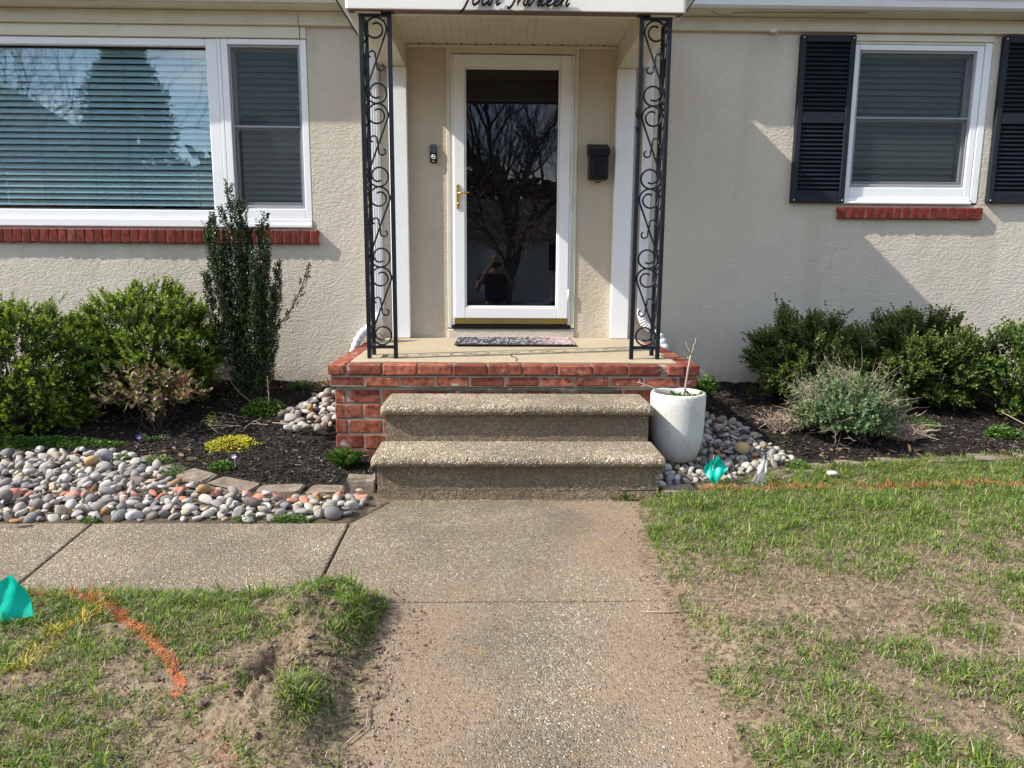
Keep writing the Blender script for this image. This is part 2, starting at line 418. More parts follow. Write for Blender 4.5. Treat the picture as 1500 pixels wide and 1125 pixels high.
def soilm():
    m = Mat('lawn_soil', .95, spec=.1)
    a = m.noise(2.4, 6, .62); b = m.noise(45, 5, .7); c = m.noise(160, 3, .6); d = m.noise(11, 5, .65)
    k = m.mix(m.ramp(a, [(.3, 0.), (.7, 1.)]), (.19, .138, .092), (.30, .225, .155))
    k = m.mix(m.ramp(b, [(.40, .9), (.56, 0.)]), k, (.085, .06, .042))
    k = m.mix(m.ramp(c, [(.62, 0.), (.74, .5)]), k, (.38, .32, .24))
    k = m.mix(m.ramp(d, [(.5, 0.), (.7, .45)]), k, (.10, .09, .045))
    pit = m.ramp(m.noise(85, 4, .72), [(.33, 1.), (.43, 0.)])
    k = m.mix(m.math('MULTIPLY', pit, .65), k, (.050, .036, .025))
    tt = m.node('ShaderNodeAttribute', attribute_name='thatch_shade')
    k = m.mix(m.math('MULTIPLY', tt.outputs['Fac'], m.ramp(m.noise(30, 5, .7), [(.30, 1.), (.75, .35)])), k, m.mix(m.noise(120, 3), (.045, .040, .020), (.15, .12, .07)))  # thatch tone plus painted shade between blades, darkening soil under dense grass
    at = m.node('ShaderNodeAttribute', attribute_name='paint')
    pf = m.math('MULTIPLY', m.ramp(at.outputs['Fac'], [(.25, 0.), (.6, 1.)]), m.ramp(m.noise(75, 4, .75), [(.38, 0.), (.48, .9)]))
    k = m.mix(pf, k, (.50, .13, .05))
    m.col(k); m.bump(b, .008, 1.); m.bump(c, .002, .8); m.bump(d, .02, .6); return m.m
M_soil = soilm()
def bedsoil():
    m = Mat('stone_bed_soil', .95, spec=.1); b = m.noise(45, 5, .7)
    m.col(m.mix(b, (.03, .024, .018), (.14, .105, .07))); m.bump(b, .008, 1.); return m.m
M_bedsoil = bedsoil()
def stonem(name, paint=False):
    m = Mat(name, .75, spec=.25)
    r = m.objrand() if name != 'stone_fill' else m.island()
    k = m.ramp(r, [(0., (.38, .355, .32)), (.16, (.26, .25, .24)), (.30, (.46, .435, .39)), (.44, (.19, .185, .185)), (.56, (.36, .315, .255)), (.66, (.53, .505, .46)), (.76, (.31, .29, .265)), (.86, (.42, .34, .225)), (.91, (.17, .14, .13)), (.95, (.36, .21, .09)), (.98, (.55, .54, .53))], 'CONSTANT')
    n = m.noise(35, 5, .6, 'Object' if name != 'stone_fill' else 'World'); n2 = m.noise(140, 3)
    k = m.mix(m.ramp(n, [(.35, 0.), (.7, .75)]), k, m.mix(.6, k, (.14, .11, .08)))
    k = m.mix(m.ramp(n2, [(.6, 0.), (.75, .25)]), k, (.7, .68, .64))
    if paint:
        nz_ = m.node('ShaderNodeNewGeometry'); s = m.node('ShaderNodeSeparateXYZ'); m.link(nz_.outputs['Normal'], s.inputs[0])
        up = m.math('ADD', s.outputs[2], m.math('MULTIPLY', n, 1.3))
        k = m.mix(m.ramp(up, [(.78, 0.), (.98, .85)]), k, m.mix(n2, (.48, .12, .06), (.60, .26, .17)))
    m.col(k); m.bump(n, .004, .5); m.bump(n2, .0008, .5); return m.m
M_stone = stonem('river_stone'); M_stonep = stonem('painted_stone', True); M_stonef = stonem('stone_fill')
def edgm():
    m = Mat('concrete_edging', .92, spec=.15); n = m.noise(14, 6, .65); b = m.noise(90, 3)
    k = m.mix(m.ramp(n, [(.35, 0.), (.7, 1.)]), (.15, .115, .085), (.33, .27, .215)); k = m.mix(m.ramp(b, [(.35, .7), (.55, 0.)]), k, (.11, .085, .065))
    m.col(k); m.bump(b, .002, .8); m.bump(n, .006, .7); return m.m
M_edge = edgm()
def leafm(name, stops, rough=.45, trans=.28, spec=.4, paint=None):
    m = Mat(name, rough, spec=spec); r = m.island(); k = m.ramp(r, stops); m.col(k)
    t = m.node('ShaderNodeBsdfTranslucent'); kk = m.mix(1., k, (1.5, 1.35, .6), 'MULTIPLY'); m.link(kk, t.inputs[0])
    mx = m.node('ShaderNodeMixShader'); mx.inputs[0].default_value = trans
    m.link(m.b.outputs[0], mx.inputs[1]); m.link(t.outputs[0], mx.inputs[2]); m.link(mx.outputs[0], m.t.nodes['Material Output'].inputs[0])
    return m.m
M_box = leafm('boxwood_leaf', [(0., (.018, .040, .008)), (.5, (.042, .085, .013)), (.85, (.085, .145, .02)), (1., (.15, .22, .03))], .42)
M_boxnew = leafm('boxwood_young_leaf', [(0., (.09, .165, .018)), (.6, (.19, .29, .034)), (1., (.35, .43, .07))], .42)
M_box2 = leafm('dark_boxwood_leaf', [(0., (.022, .045, .010)), (.6, (.048, .085, .016)), (1., (.10, .14, .03))], .38)
M_box2new = leafm('dark_boxwood_young_leaf', [(0., (.07, .115, .02)), (1., (.16, .20, .045))], .4)
M_holly = leafm('holly_leaf', [(0., (.014, .032, .010)), (.7, (.040, .072, .022)), (1., (.09, .13, .04))], .28, .12, .5)
M_brown = leafm('bronze_leaf', [(0., (.12, .055, .045)), (.35, (.24, .15, .11)), (.6, (.11, .15, .05)), (.8, (.20, .23, .10)), (1., (.42, .32, .25))], .5)
M_cat = leafm('catmint_leaf', [(0., (.06, .11, .045)), (.6, (.13, .20, .09)), (1., (.24, .33, .17))], .7)
M_yellow = leafm('golden_leaf', [(0., (.40, .42, .02)), (1., (.65, .60, .05))], .5)
M_broad = leafm('broad_shrub_leaf', [(0., (.05, .10, .02)), (.6, (.10, .17, .03)), (1., (.20, .27, .05))], .45)
M_weed = leafm('weed_leaf', [(0., (.045, .10, .02)), (.6, (.09, .18, .03)), (1., (.17, .27, .05))], .45)
M_grass = leafm('grass_blade', [(0., (.035, .085, .010)), (.45, (.085, .17, .018)), (.75, (.16, .26, .030)), (.92, (.27, .35, .05)), (1., (.36, .36, .12))], .5, .3)
M_straw = leafm('straw_blade', [(0., (.14, .105, .06)), (.6, (.27, .215, .135)), (1., (.48, .41, .28))], .7, .15)
M_orange = leafm('painted_grass_blade', [(0., (.30, .08, .025)), (1., (.56, .17, .05))], .55, .1)
M_yelpaint = leafm('yellow_painted_blade', [(0., (.40, .30, .03)), (1., (.55, .44, .06))], .55, .1)
def barkm(name, a, b):
    m = Mat(name, .85, spec=.15); n = m.noise(40, 5, stretch=(1, 1, .3)); m.col(m.mix(n, a, b)); m.bump(n, .004, .8); return m.m
M_twig = barkm('shrub_stem', (.05, .036, .025), (.12, .09, .065))
M_dead = barkm('dried_stem', (.26, .19, .14), (.46, .37, .29))
M_bark = barkm('bark', (.05, .04, .032), (.13, .105, .085))

# ------------------------------------------------------------------ leaf and stem batches
def unit(a): return a/(np.linalg.norm(a, axis=-1, keepdims=True)+1e-12)
LT = np.array([(0, 0, 0), (.28, -.5, .10), (.70, -.42, .10), (1, 0, -.05), (.70, .42, .10), (.28, .5, .10)])
LF = np.array([(0, 1, 2, 3), (0, 3, 4, 5)])
def leaves(geo, pos, d, up, ln, wd, mi=0):
    n = len(pos)
    if n == 0: return
    d = unit(d); s = unit(np.cross(d, up)); nn = np.cross(s, d)
    ln = np.broadcast_to(ln, (n,)); wd = np.broadcast_to(wd, (n,))
    v = pos[:, None]+d[:, None]*(LT[None, :, 0, None]*ln[:, None, None])+s[:, None]*(LT[None, :, 1, None]*wd[:, None, None])+nn[:, None]*(LT[None, :, 2, None]*ln[:, None, None])
    f = (LF[None]+np.arange(n)[:, None, None]*6).reshape(-1, 4)
    geo.add(v.reshape(-1, 3), f, mi)
def sprigs(geo, base, axis, ln, nl, lsize, r, mi=0, wr=.55, tipmi=None, open_=.8):
    """short shoots with paired leaves"""
    n = len(base)
    axis = unit(axis); ref = unit(np.cross(axis, unit(r.normal(size=(n, 3)))))
    oth = np.cross(axis, ref)
    for k in range(nl):
        t = (k//2+.5)/(nl/2)
        a = (k % 2)*math.pi+(k//2)*1.9
        side = ref*math.cos(a)+oth*math.sin(a)
        p = base+axis*(ln*t)[:, None]
        dd = axis*(.45+.5*t)+side*open_*(1.1-.5*t)+r.normal(size=(n, 3))*.18
        sz = lsize*r.uniform(.75, 1.2, n)*(1.05-.25*t)
        m_ = mi if (tipmi is None or t < .55) else tipmi
        leaves(geo, p, dd, axis+side*.2+r.normal(size=(n, 3))*.15, sz, sz*wr, m_)
def curve_pts(a, b, bend, n, r, wob=.0):
    t = np.linspace(0, 1, n)[:, None]; a = np.asarray(a, float); b = np.asarray(b, float)
    p = a*(1-t)+b*t+np.asarray(bend)*(4*t*(1-t))
    if wob: p[1:-1] += r.normal(size=(n-2, 3))*wob
    return p
def quads_from_lines(geo, A, B, C, rad, mi=0):
    """many thin three-sided stems a-b-c at once"""
    n = len(A); d = unit(C-A); s = unit(np.cross(d, rng.normal(size=(n, 3)))); t = np.cross(d, s)
    rad = np.broadcast_to(rad, (n,))
    rings = []
    for Pp, k in ((A, 1.), (B, .8), (C, .35)):
        for a in (0, 2.09, 4.19): rings.append(Pp+(s*math.cos(a)+t*math.sin(a))*(rad*k)[:, None])
    v = np.stack(rings, 1)
    f = []
    for lev in (0, 3):
        for i in range(3):
            j = (i+1) % 3; f.append((lev+i, lev+j, lev+3+j, lev+3+i))
    f = (np.array(f)[None]+np.arange(n)[:, None, None]*9).reshape(-1, 4)
    geo.add(v.reshape(-1, 3), f, mi)
def blades(geo, pos, ln, wd, lean, r, mi=0):
    """bent grass blades"""
    n = len(pos); a = r.uniform(0, 2*math.pi, n); dr = np.stack([np.cos(a), np.sin(a), np.zeros(n)], -1)
    b = a+r.uniform(.9, 2.2, n); sd_ = np.stack([np.cos(b), np.sin(b), np.zeros(n)], -1)
    up = np.array([0, 0, 1.])
    m1 = pos+dr*(ln*lean*.35)[:, None]+up*(ln*np.sqrt(np.clip(1-(lean*.7)**2, .02, 1))*.55)[:, None]
    tip = pos+dr*(ln*lean)[:, None]+up*(ln*np.sqrt(np.clip(1-lean**2, .01, 1)))[:, None]
    w_ = sd_*(wd*.5)[:, None]
    v = np.stack([pos-w_, pos+w_, m1+w_*.85, m1-w_*.85, tip], 1)
    k = np.arange(n)[:, None]*5
    geo.add(v.reshape(-1, 3), np.concatenate([k, k+1, k+2, k+3], 1), mi)
    g0 = geo.n-5*n
    tri = np.concatenate([k+3, k+2, k+4], 1)+g0
    geo.l.append(tri.ravel()); geo.t.append(np.full(n, 3)); geo.m.append(np.full(n, mi))

# ------------------------------------------------------------------ the lie of the land
def poly_mask(poly, x, y):
    x = np.asarray(x); y = np.asarray(y); c = np.zeros(x.shape, bool); n = len(poly)
    for i in range(n):
        x0, y0 = poly[i]; x1, y1 = poly[(i+1) % n]
        if y0 == y1: continue
        k = ((y0 > y) != (y1 > y)) & (x < (x1-x0)*(y-y0)/(y1-y0)+x0); c ^= k
    return c
def poly_dist(line, x, y, closed=True):
    d = np.full(np.asarray(x).shape, 1e9); n = len(line)
    for i in range(n if closed else n-1):
        ax, ay = line[i]; bx, by = line[(i+1) % n]
        dx, dy = bx-ax, by-ay; t = np.clip(((x-ax)*dx+(y-ay)*dy)/(dx*dx+dy*dy+1e-12), 0, 1)
        d = np.minimum(d, np.hypot(x-ax-t*dx, y-ay-t*dy))
    return d
SLABS = {
 'main': [(-.66, -2.095), (.66, -2.095), (.62, -3.262), (-.545, -3.262), (-.80, -3.20), (-.818, -2.425)],
 'low': [(-.535, -3.272), (.585, -3.272), (.56, -4.55), (-.54, -4.55)],
 'side1': [(-2.055, -2.42), (-.828, -2.425), (-.812, -3.19), (-1.97, -3.16)],
 'side2': [(-3.28, -2.42), (-2.065, -2.42), (-1.98, -3.155), (-3.2, -3.14)],
 'side3': [(-4.6, -2.42), (-3.29, -2.42), (-3.21, -3.135), (-4.5, -3.12)],
}
UNION = [(-.66, -2.09), (.66, -2.09), (.60, -3.27), (.56, -4.60), (.56, -9.9), (-.54, -9.9), (-.54, -3.27), (-.81, -3.2), (-4.6, -3.13), (-4.6, -2.42), (-.82, -2.42)]
LBED = [(-8, -1.36), (-2.40, -1.38), (-2.12, -1.50), (-1.90, -1.74), (-1.66, -1.90), (-1.36, -1.985), (-1.10, -1.995), (-.74, -1.99), (-.74, .2), (-8, .2)]
RBED = [(.78, -2.03), (1.12, -1.90), (1.56, -1.74), (1.93, -1.57), (2.5, -1.50), (3.2, -1.45), (7.5, -1.42), (7.5, .2), (.78, .2)]
LSTONE = [(-4.6, -1.36), (-2.40, -1.38), (-2.12, -1.52), (-1.90, -1.78), (-1.66, -1.97), (-1.36, -2.06), (-1.10, -2.07), (-.76, -2.05), (-.76, -2.42), (-4.6, -2.42)]
RSTONE = [(.80, -2.00), (1.12, -1.87), (1.50, -1.74), (1.78, -1.50), (1.66, -1.15), (1.56, -.85), (1.35, -.74), (1.12, -.9), (1.12, -1.40), (.80, -1.45)]
HEAP = [(-1.60, -.80), (-1.46, -.45), (-1.14, -.36), (-1.12, -1.1), (-1.26, -1.22), (-1.50, -1.08)]
ORANGE1 = [(-2.6, -3.20), (-1.87, -3.25), (-1.70, -3.255), (-1.50, -3.36), (-1.343, -3.50), (-1.142, -3.70), (-1.03, -3.86), (-1.01, -3.93)]
ORANGE1b = [(-.86, -4.10), (-.76, -4.22), (-.7, -4.4)]
ORANGE2 = [(.95, -2.02), (1.3, -1.985), (2.0, -1.965), (2.83, -1.95), (4.5, -1.93)]
YELP = [(-1.50, -3.40), (-1.57, -3.55), (-1.52, -3.84), (-1.6, -3.95)]
def ground_z(x, y):
    x = np.asarray(x, float); y = np.asarray(y, float)
    zl = np.interp(y, [-60, -18, -10, -9.4, -6.2, -5, -4.4, -3.2, -2.42, -2.0, -1.5, -1.1, 0], [-.62, -.62, -.62, -.5, -.32, -.06, .025, .03, .0, .025, .06, .13, .31])
    zr = np.interp(y, [-60, -18, -10, -9.4, -6.2, -5, -4.4, -3.2, -2.2, -1.9, -1.5, -1.1, 0], [-.62, -.62, -.62, -.5, -.32, -.06, .02, .022, .025, .035, .07, .13, .31])
    z = np.where(x < 0, zl, zr)
    lawn = (y < -3.1) | ((x > .5) & (y < -1.5))
    near = (np.abs(x) < 6) & (y > -6)
    rough = (fbm(x, y, 3.1, 5)-.5)
    z = z+np.where(near, np.where(lawn, rough*.05, rough*.03), 0)
    # raised lumpy turf beside the path, with a bite out of it
    lump = np.exp(-(((x+.70)/.20)**2+((y+3.50)/.26)**2))+.8*np.exp(-(((x+.72)/.16)**2+((y+4.0)/.14)**2))
    z = z+lump*.080*(0.5+fbm(x, y, 9, 4))
    z = z-.13*np.exp(-(((x+.79)/.05)**2+((y+3.80)/.11)**2))-.05*np.exp(-(((x+.86)/.06)**2+((y+3.52)/.06)**2))
    z = z+lump*.10*(fbm(x, y, 26, 3)-.45)
    z = z+np.where(near & (y < -2), .022*np.clip(fbm(x, y, 42, 3)-.5, 0, 1)*fbm(x, y, 3, 2)*2, 0)
    # mulch texture and bed mounding
    bed = (y > -1.45) & near
    z = z+np.where(bed, (fbm(x, y, 28, 3)-.5)*.022, (fbm(x, y, 34, 3)-.5)*.012*near)
    # slabs keep the soil down, soil laps over their edges
    ins = poly_mask(UNION, x, y); dd = poly_dist(UNION, x, y); sdist = np.where(ins, -dd, dd)
    slabz = np.where(y < -4.55, np.interp(y, [-9.9, -6.2, -5, -4.55], [-.55, -.33, -.07, -.0]), 0.)
    soft_ = np.maximum(sstep(.25, .4, x)*sstep(-2.15, -2.4, y), sstep(-.3, -.42, x)*sstep(-3.24, -3.34, y)*(x > -.75))
    lapw = .012+.20*soft_
    film = slabz+.007*soft_-.002-.016*np.clip(-sdist/lapw, 0, 4)+.016*(fbm(x, y, 7, 4)-.5)*soft_
    film = np.maximum(film, slabz-.055)
    outz = np.minimum(z, slabz+.006*soft_-.002+np.maximum(sdist, 0)*(.25+.9*lump)+.010*(fbm(x, y, 20, 3)-.4)+.03*sstep(.0, .05, sdist)*lump)
    z = np.where(sdist < 0, film, outz)
    far = np.clip(sdist/.12, 0, 1); z0 = z
    return z0

def axis(a, b, step, far0, far1):
    core = np.arange(a, b+step/2, step)
    lo = a-np.cumsum(np.geomspace(step*1.5, 14, 34)); lo = lo[lo > far0]
    hi = b+np.cumsum(np.geomspace(step*1.5, 14, 34)); hi = hi[hi < far1]
    return np.concatenate([[far0], lo[::-1], core, hi, [far1]])
GX = axis(-3.9, 4.3, .0165, -160, 160); GY = np.concatenate([axis(-4.75, .0, .0165, -160, .001)[:-1], [.3, 2, 6, 15, 40, 160]])
XX, YY = np.meshgrid(GX, GY); ZZ = ground_z(XX, YY); ZZ = np.where(YY > .05, .25, ZZ)
allv = np.stack([XX, YY, ZZ], -1).reshape(-1, 3); nx_, ny_ = len(GX), len(GY)
ii, jj = np.meshgrid(np.arange(nx_-1), np.arange(ny_-1)); k0 = (jj*nx_+ii).ravel()
quads = np.stack([k0, k0+1, k0+nx_+1, k0+nx_], 1)
cx_ = (allv[quads[:, 0], 0]+allv[quads[:, 2], 0])/2; cy_ = (allv[quads[:, 0], 1]+allv[quads[:, 2], 1])/2
wob = (fbm(cx_, cy_, 7, 3)-.5)*.09*((cy_ > -3) & (cy_ < 0))
zone = np.zeros(len(quads), int)                                # 0 lawn
zone[poly_mask(LSTONE, cx_, cy_) & (cx_ > -4.6)] = 2
mb_ = (poly_mask(LBED, cx_, cy_+wob*.5) | poly_mask(RBED, cx_, cy_+wob)) & (np.abs(cx_) < 7.6); zone[mb_] = 1
zone[poly_mask(RSTONE, cx_+wob, cy_)] = 2
zone[(np.abs(cx_) < .74) & (cy_ > -2.07) & (cy_ < .2)] = 1
def sheet(name, zid, mat, label):
    q = quads[zone == zid]; u_, inv = np.unique(q, return_inverse=True)
    g = Geo(); g.add(allv[u_], inv.reshape(-1, 4)); o = part(name, g, mat, None, True, loc=(0, 0, 0))
    tag(o, label, None, None, 'structure'); return o, allv[u_]
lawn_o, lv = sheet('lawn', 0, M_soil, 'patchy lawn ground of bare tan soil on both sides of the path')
sheet('mulch_bed', 1, M_mulch, 'dark mulch beds along the foot of the cream house wall')
sheet('stone_bed', 2, M_bedsoil, 'soil under the river stones beside path and steps')
pd = np.minimum(np.minimum(poly_dist(ORANGE1, lv[:, 0], lv[:, 1], False), poly_dist(ORANGE2, lv[:, 0], lv[:, 1], False)), poly_dist(ORANGE1b, lv[:, 0], lv[:, 1], False)+.012)
at = lawn_o.data.attributes.new('paint', 'FLOAT', 'POINT'); at.data.foreach_set('value', np.clip(1.1-pd/.021, 0, 1).astype(np.float32))

def density(x, y):
    n1 = fbm(x, y, 1.5, 4); n2 = fbm(x+30, y, 6.5, 4)
    d = sstep(.36, .50, n1*.40+n2*.60)*.97+.08
    back = sstep(-2.9, -2.2, y)*(x > 0)                             # lusher towards the bed
    d = d*(.55+.6*back)+.45*back*(x > .9)
    d = d+.35*sstep(1.5, 2.6, x)*sstep(.40, .55, n2)
    bare = np.exp(-(((x-1.08)/.27)**2+((y+3.2)/.22)**2))+np.exp(-(((x-1.85)/.15)**2+((y+3.0)/.15)**2))+.8*np.exp(-(((x-.70)/.14)**2+((y+3.35)/.5)**2))+.6*np.exp(-(((x+1.0)/.3)**2+((y+3.9)/.25)**2))+.5*np.exp(-(((x+.62)/.12)**2+((y+3.85)/.25)**2))
    d = d*(1-.93*np.clip(bare, 0, 1))
    rim = np.exp(-(((x+.72)/.16)**2+((y+3.34)/.09)**2))+np.exp(-(((x+.60)/.06)**2+((y+3.5)/.2)**2))+np.exp(-(((x+.64)/.07)**2+((y+3.98)/.1)**2))
    d = d+.9*rim
    left = (x < 0); d = d+left*.28*sstep(-3.75, -3.25, y)*sstep(.38, .55, n2)
    d = d*(1-.8*left*sstep(-.95, -.5, x)*(y < -3.2)*(rim < .25))
    return np.clip(d, 0, 1)
at = lawn_o.data.attributes.new('thatch_shade', 'FLOAT', 'POINT'); near_ = (np.abs(lv[:, 0]) < 6) & (lv[:, 1] > -6.5); at.data.foreach_set('value', np.where(near_, density(lv[:, 0], lv[:, 1])*.85*sstep(.01, .10, poly_dist(UNION, lv[:, 0], lv[:, 1]))*(~poly_mask(UNION, lv[:, 0], lv[:, 1])), .8).astype(np.float32))  # grass density drives the shade painted into the soil colour

# ------------------------------------------------------------------ the path
path = thing('path', (0, -3, 0), 'exposed aggregate path from the steps with a side walk', None, None, 'structure')
def slab(poly, mat, zt=0.):
    n = len(poly); c = np.mean(poly, 0); g = Geo(); rings = []
    for ins, z in ((0, -.09), (0, -.006), (.003, -.002), (.008, 0.)):
        rings.append([((x-c[0])*(1-ins/max(.3, abs(x-c[0])))+c[0], (y-c[1])*(1-ins/max(.3, abs(y-c[1])))+c[1], z+zt) for x, y in poly])
    v = [p for r_ in rings for p in r_]; f = []
    for k in range(3):
        for i in range(n): j = (i+1) % n; f.append([k*n+i, k*n+j, (k+1)*n+j, (k+1)*n+i])
    f.append(list(range(3*n, 4*n)))
    area = sum(poly[i][0]*poly[(i+1) % n][1]-poly[(i+1) % n][0]*poly[i][1] for i in range(n))
    if area < 0: f = [q[::-1] for q in f]
    g.add(v, f); return part('slab', g, mat, path)
slab(SLABS['main'], M_path); slab(SLABS['low'], M_path)
for k in ('side1', 'side2', 'side3'): slab(SLABS[k], M_walk)
def sloped(y0, y1, z0, z1):
    g = Geo(); g.add([(-.54, y0, z0), (.56, y0, z0), (.56, y1, z1), (-.54, y1, z1), (-.54, y0, z0-.09), (.56, y0, z0-.09), (.56, y1, z1-.09), (-.54, y1, z1-.09)],
                     [(0, 3, 2, 1), (4, 5, 6, 7), (0, 1, 5, 4), (2, 3, 7, 6), (1, 2, 6, 5), (3, 0, 4, 7)]); part('slab', g, M_path, path)
sloped(-4.56, -5.6, 0, -.17); sloped(-5.61, -6.9, -.17, -.36); sloped(-6.91, -8.3, -.36, -.46); sloped(-8.31, -9.6, -.46, -.53)

# ------------------------------------------------------------------ house
house = thing('house', (0, 2, .3), 'cream stucco house with white windows and black louvred shutters', 'house')
def hp(name, geo, mat, smooth=False, parent=None): return part(name, geo, mat, parent or house, smooth)
WX0, WX1, WZ1 = -7.4, 7.0, 3.07
LWX0, LWX1, LWZ0, LWZ1 = -5.28, -1.535, 1.50, 2.98
RWX0, RWX1, RWZ0, RWZ1 = 2.585, 3.66, 1.72, 2.985
def wallgrid(xs, zs, holes, y0=0., y1=.25):
    g = Geo()
    for i in range(len(xs)-1):
        for j in range(len(zs)-1):
            a, b, c, d = xs[i], xs[i+1], zs[j], zs[j+1]
            m_ = ((a+b)/2, (c+d)/2)
            if any(h[0] < m_[0] < h[1] and h[2] < m_[1] < h[3] for h in holes): continue
            g.add([(a, y0, c), (b, y0, c), (b, y0, d), (a, y0, d)], [(0, 1, 2, 3)])
            g.add([(a, y1, c), (b, y1, c), (b, y1, d), (a, y1, d)], [(3, 2, 1, 0)])
    for (a, b, c, d) in holes:
        for q in (((a, y0, c), (a, y1, c), (a, y1, d), (a, y0, d)), ((b, y1, c), (b, y0, c), (b, y0, d), (b, y1, d)), ((a, y0, c), (b, y0, c), (b, y1, c), (a, y1, c)), ((a, y1, d), (b, y1, d), (b, y0, d), (a, y0, d))):
            g.add(q, [(0, 1, 2, 3)])
    return g
holeL = (LWX0, LWX1, LWZ0, LWZ1); holeR = (RWX0, RWX1, RWZ0, RWZ1)
hp('wall', wallgrid([WX0, LWX0, LWX1, -.86], [-.2, LWZ0, LWZ1, WZ1], [holeL]), M_stucco)
hp('wall', wallgrid([.86, RWX0, RWX1, WX1], [-.2, RWZ0, RWZ1, WZ1], [holeR]), M_stucco)
holeD = (-.50, .51, .735, 2.865)
hp('entry_wall', wallgrid([-.86, -.50, .51, .86], [.4, .735, 2.865, WZ1], [holeD]), M_entry)
g = Geo(); g.box(WX0, WX0+.25, .25, 8, -.2, WZ1); g.box(WX1-.25, WX1, .25, 8, -.2, WZ1); g.box(WX0, WX1, 8, 8.25, -.2, WZ1)
hp('wall', g, M_stucco)
g = Geo(); g.box(WX0+.25, WX1-.25, .25, 8, WZ1-.05, WZ1); g.box(WX0+.25, WX1-.25, .25, 8, .6, .66); hp('ceiling_and_floor', g, Mat('interior_board', .9, (.12, .115, .11)).m)
# door curb below threshold
g = Geo(); g.bbox(-.50, .51, -.012, .02, .62, .728, .006); hp('door_curb', g, M_stucco)
# frieze boards with moulding
for x0, x1, nm in ((WX0, -1.585, 'frieze_board'), (-1.582, -1.0, 'frieze_board'), (1.0, WX1, 'frieze_board')):
    g = Geo(); g.bbox(x0, x1, -.03, -.001, 2.995, 3.075, .003); f_ = hp(nm, g, M_cream)
    g = Geo(); g.bbox(x0, x1, -.045, -.001, 2.978, 2.994, .006); part('moulding', g, M_cream, f_)
# soffit and gutters of the main eaves
for x0, x1 in ((WX0-.3, -1.0), (1.0, WX1+.3)):
    g = Geo(); g.box(x0, x1, -.173, .0, 3.078, 3.095); hp('soffit', g, M_cream)
    g = Geo()
    pr = [(-.175, 3.085), (-.198, 3.085), (-.218, 3.10), (-.226, 3.14), (-.248, 3.165), (-.252, 3.20), (-.245, 3.205), (-.24, 3.17), (-.175, 3.17)]
    n = len(pr); g.add([(x0, a, b) for a, b in pr]+[(x1, a, b) for a, b in pr], [[i, (i+1) % n, n+(i+1) % n, n+i] for i in range(n)]+[list(range(n))[::-1], list(range(n, 2*n))])
    hp('gutter', g, M_gutter)
def shinglem():
    m = Mat('roof_shingle', .95, spec=.1); n = m.noise(30, 5); m.col(m.mix(n, (.05, .045, .042), (.12, .11, .10))); m.bump(n, .004, 1.); return m.m
M_shingle = shinglem()
g = Geo()
for (y0, z0, y1, z1) in ((-.235, 3.235, 4.2, 5.3), (8.7, 3.20, 4.2, 5.3)):
    nrm = .06
    g.add([(WX0-.3, y0, z0), (WX1+.3, y0, z0), (WX1+.3, y1, z1), (WX0-.3, y1, z1), (WX0-.3, y0, z0-.06), (WX1+.3, y0, z0-.06), (WX1+.3, y1, z1-.06), (WX0-.3, y1, z1-.06)],
          [(0, 1, 2, 3), (7, 6, 5, 4), (0, 4, 5, 1), (1, 5, 6, 2), (2, 6, 7, 3), (3, 7, 4, 0)])
hp('roof', g, M_shingle)
for x in (WX0, WX1-.25):
    g = Geo(); g.add([(x, 0, WZ1), (x, 8.25, WZ1), (x, 4.2, 5.22), (x+.25, 0, WZ1), (x+.25, 8.25, WZ1), (x+.25, 4.2, 5.22)], [(0, 1, 2), (5, 4, 3), (0, 3, 4, 1), (1, 4, 5, 2), (2, 5, 3, 0)])
    hp('gable', g, M_cream)

# windows ------------------------------------------------------------
def frame(g, x0, x1, z0, z1, w_, y0, y1, b=.003, wb=None, wt=None):
    wb = w_ if wb is None else wb; wt = w_ if wt is None else wt
    g.bbox(x0, x0+w_, y0, y1, z0, z1, b); g.bbox(x1-w_, x1, y0, y1, z0, z1, b)
    g.bbox(x0+w_+.0005, x1-w_-.0005, y0+.0006, y1, z0, z0+wb, b); g.bbox(x0+w_+.0005, x1-w_-.0005, y0+.0006, y1, z1-wt, z1, b)
def blinds(win, x0, x1, z0, z1, y, pitch, tilt, mat, cords, gap_bottom=.0):
    sl = Geo(); w_ = pitch*1.13; t = math.radians(tilt); n = 5
    ys = np.linspace(-.5, .5, n)*w_; crown = .0022*(1-(np.linspace(-1, 1, n))**2)
    yy = ys*math.cos(t)-crown*math.sin(t)*0; zz = -ys*math.sin(t)*-1+crown
    pts0 = [(x0, a, b) for a, b in zip(yy, zz)]; pts1 = [(x1, a, b) for a, b in zip(yy, zz)]
    v = pts0+pts1+[(a, b, c-.0018) for a, b, c in pts0+pts1]
    f = [(i, i+1, n+i+1, n+i) for i in range(n-1)]+[(2*n+i, 3*n+i, 3*n+i+1, 2*n+i+1) for i in range(n-1)]
    sl.add(v, f); c0 = np.array([(x0+x1)/2, 0, 0]); me = sl.mesh('blind_slat', mat, True, c0)
    z = z1-.03; k = 0; r = random.Random(3)
    while z > z0+.012+gap_bottom:
        o = link('blind_slat', me, (c0[0], y+r.uniform(-.001, .001), z+r.uniform(-.0015, .0015)), win)
        o.rotation_euler = (r.uniform(-.05, .05), r.uniform(-.0006, .0006), 0)
        z -= pitch
    for cx in cords:
        g = Geo(); g.tube([(cx, y-w_*.5-.002, z1), (cx+.002, y-w_*.5-.002, z0+.01)], .0014, 4); part('ladder_cord', g, M_cord, win)
    g = Geo(); g.bbox(x0, x1, y-.02, y+.02, z1-.03, z1, .004); part('head_rail', g, mat, win)
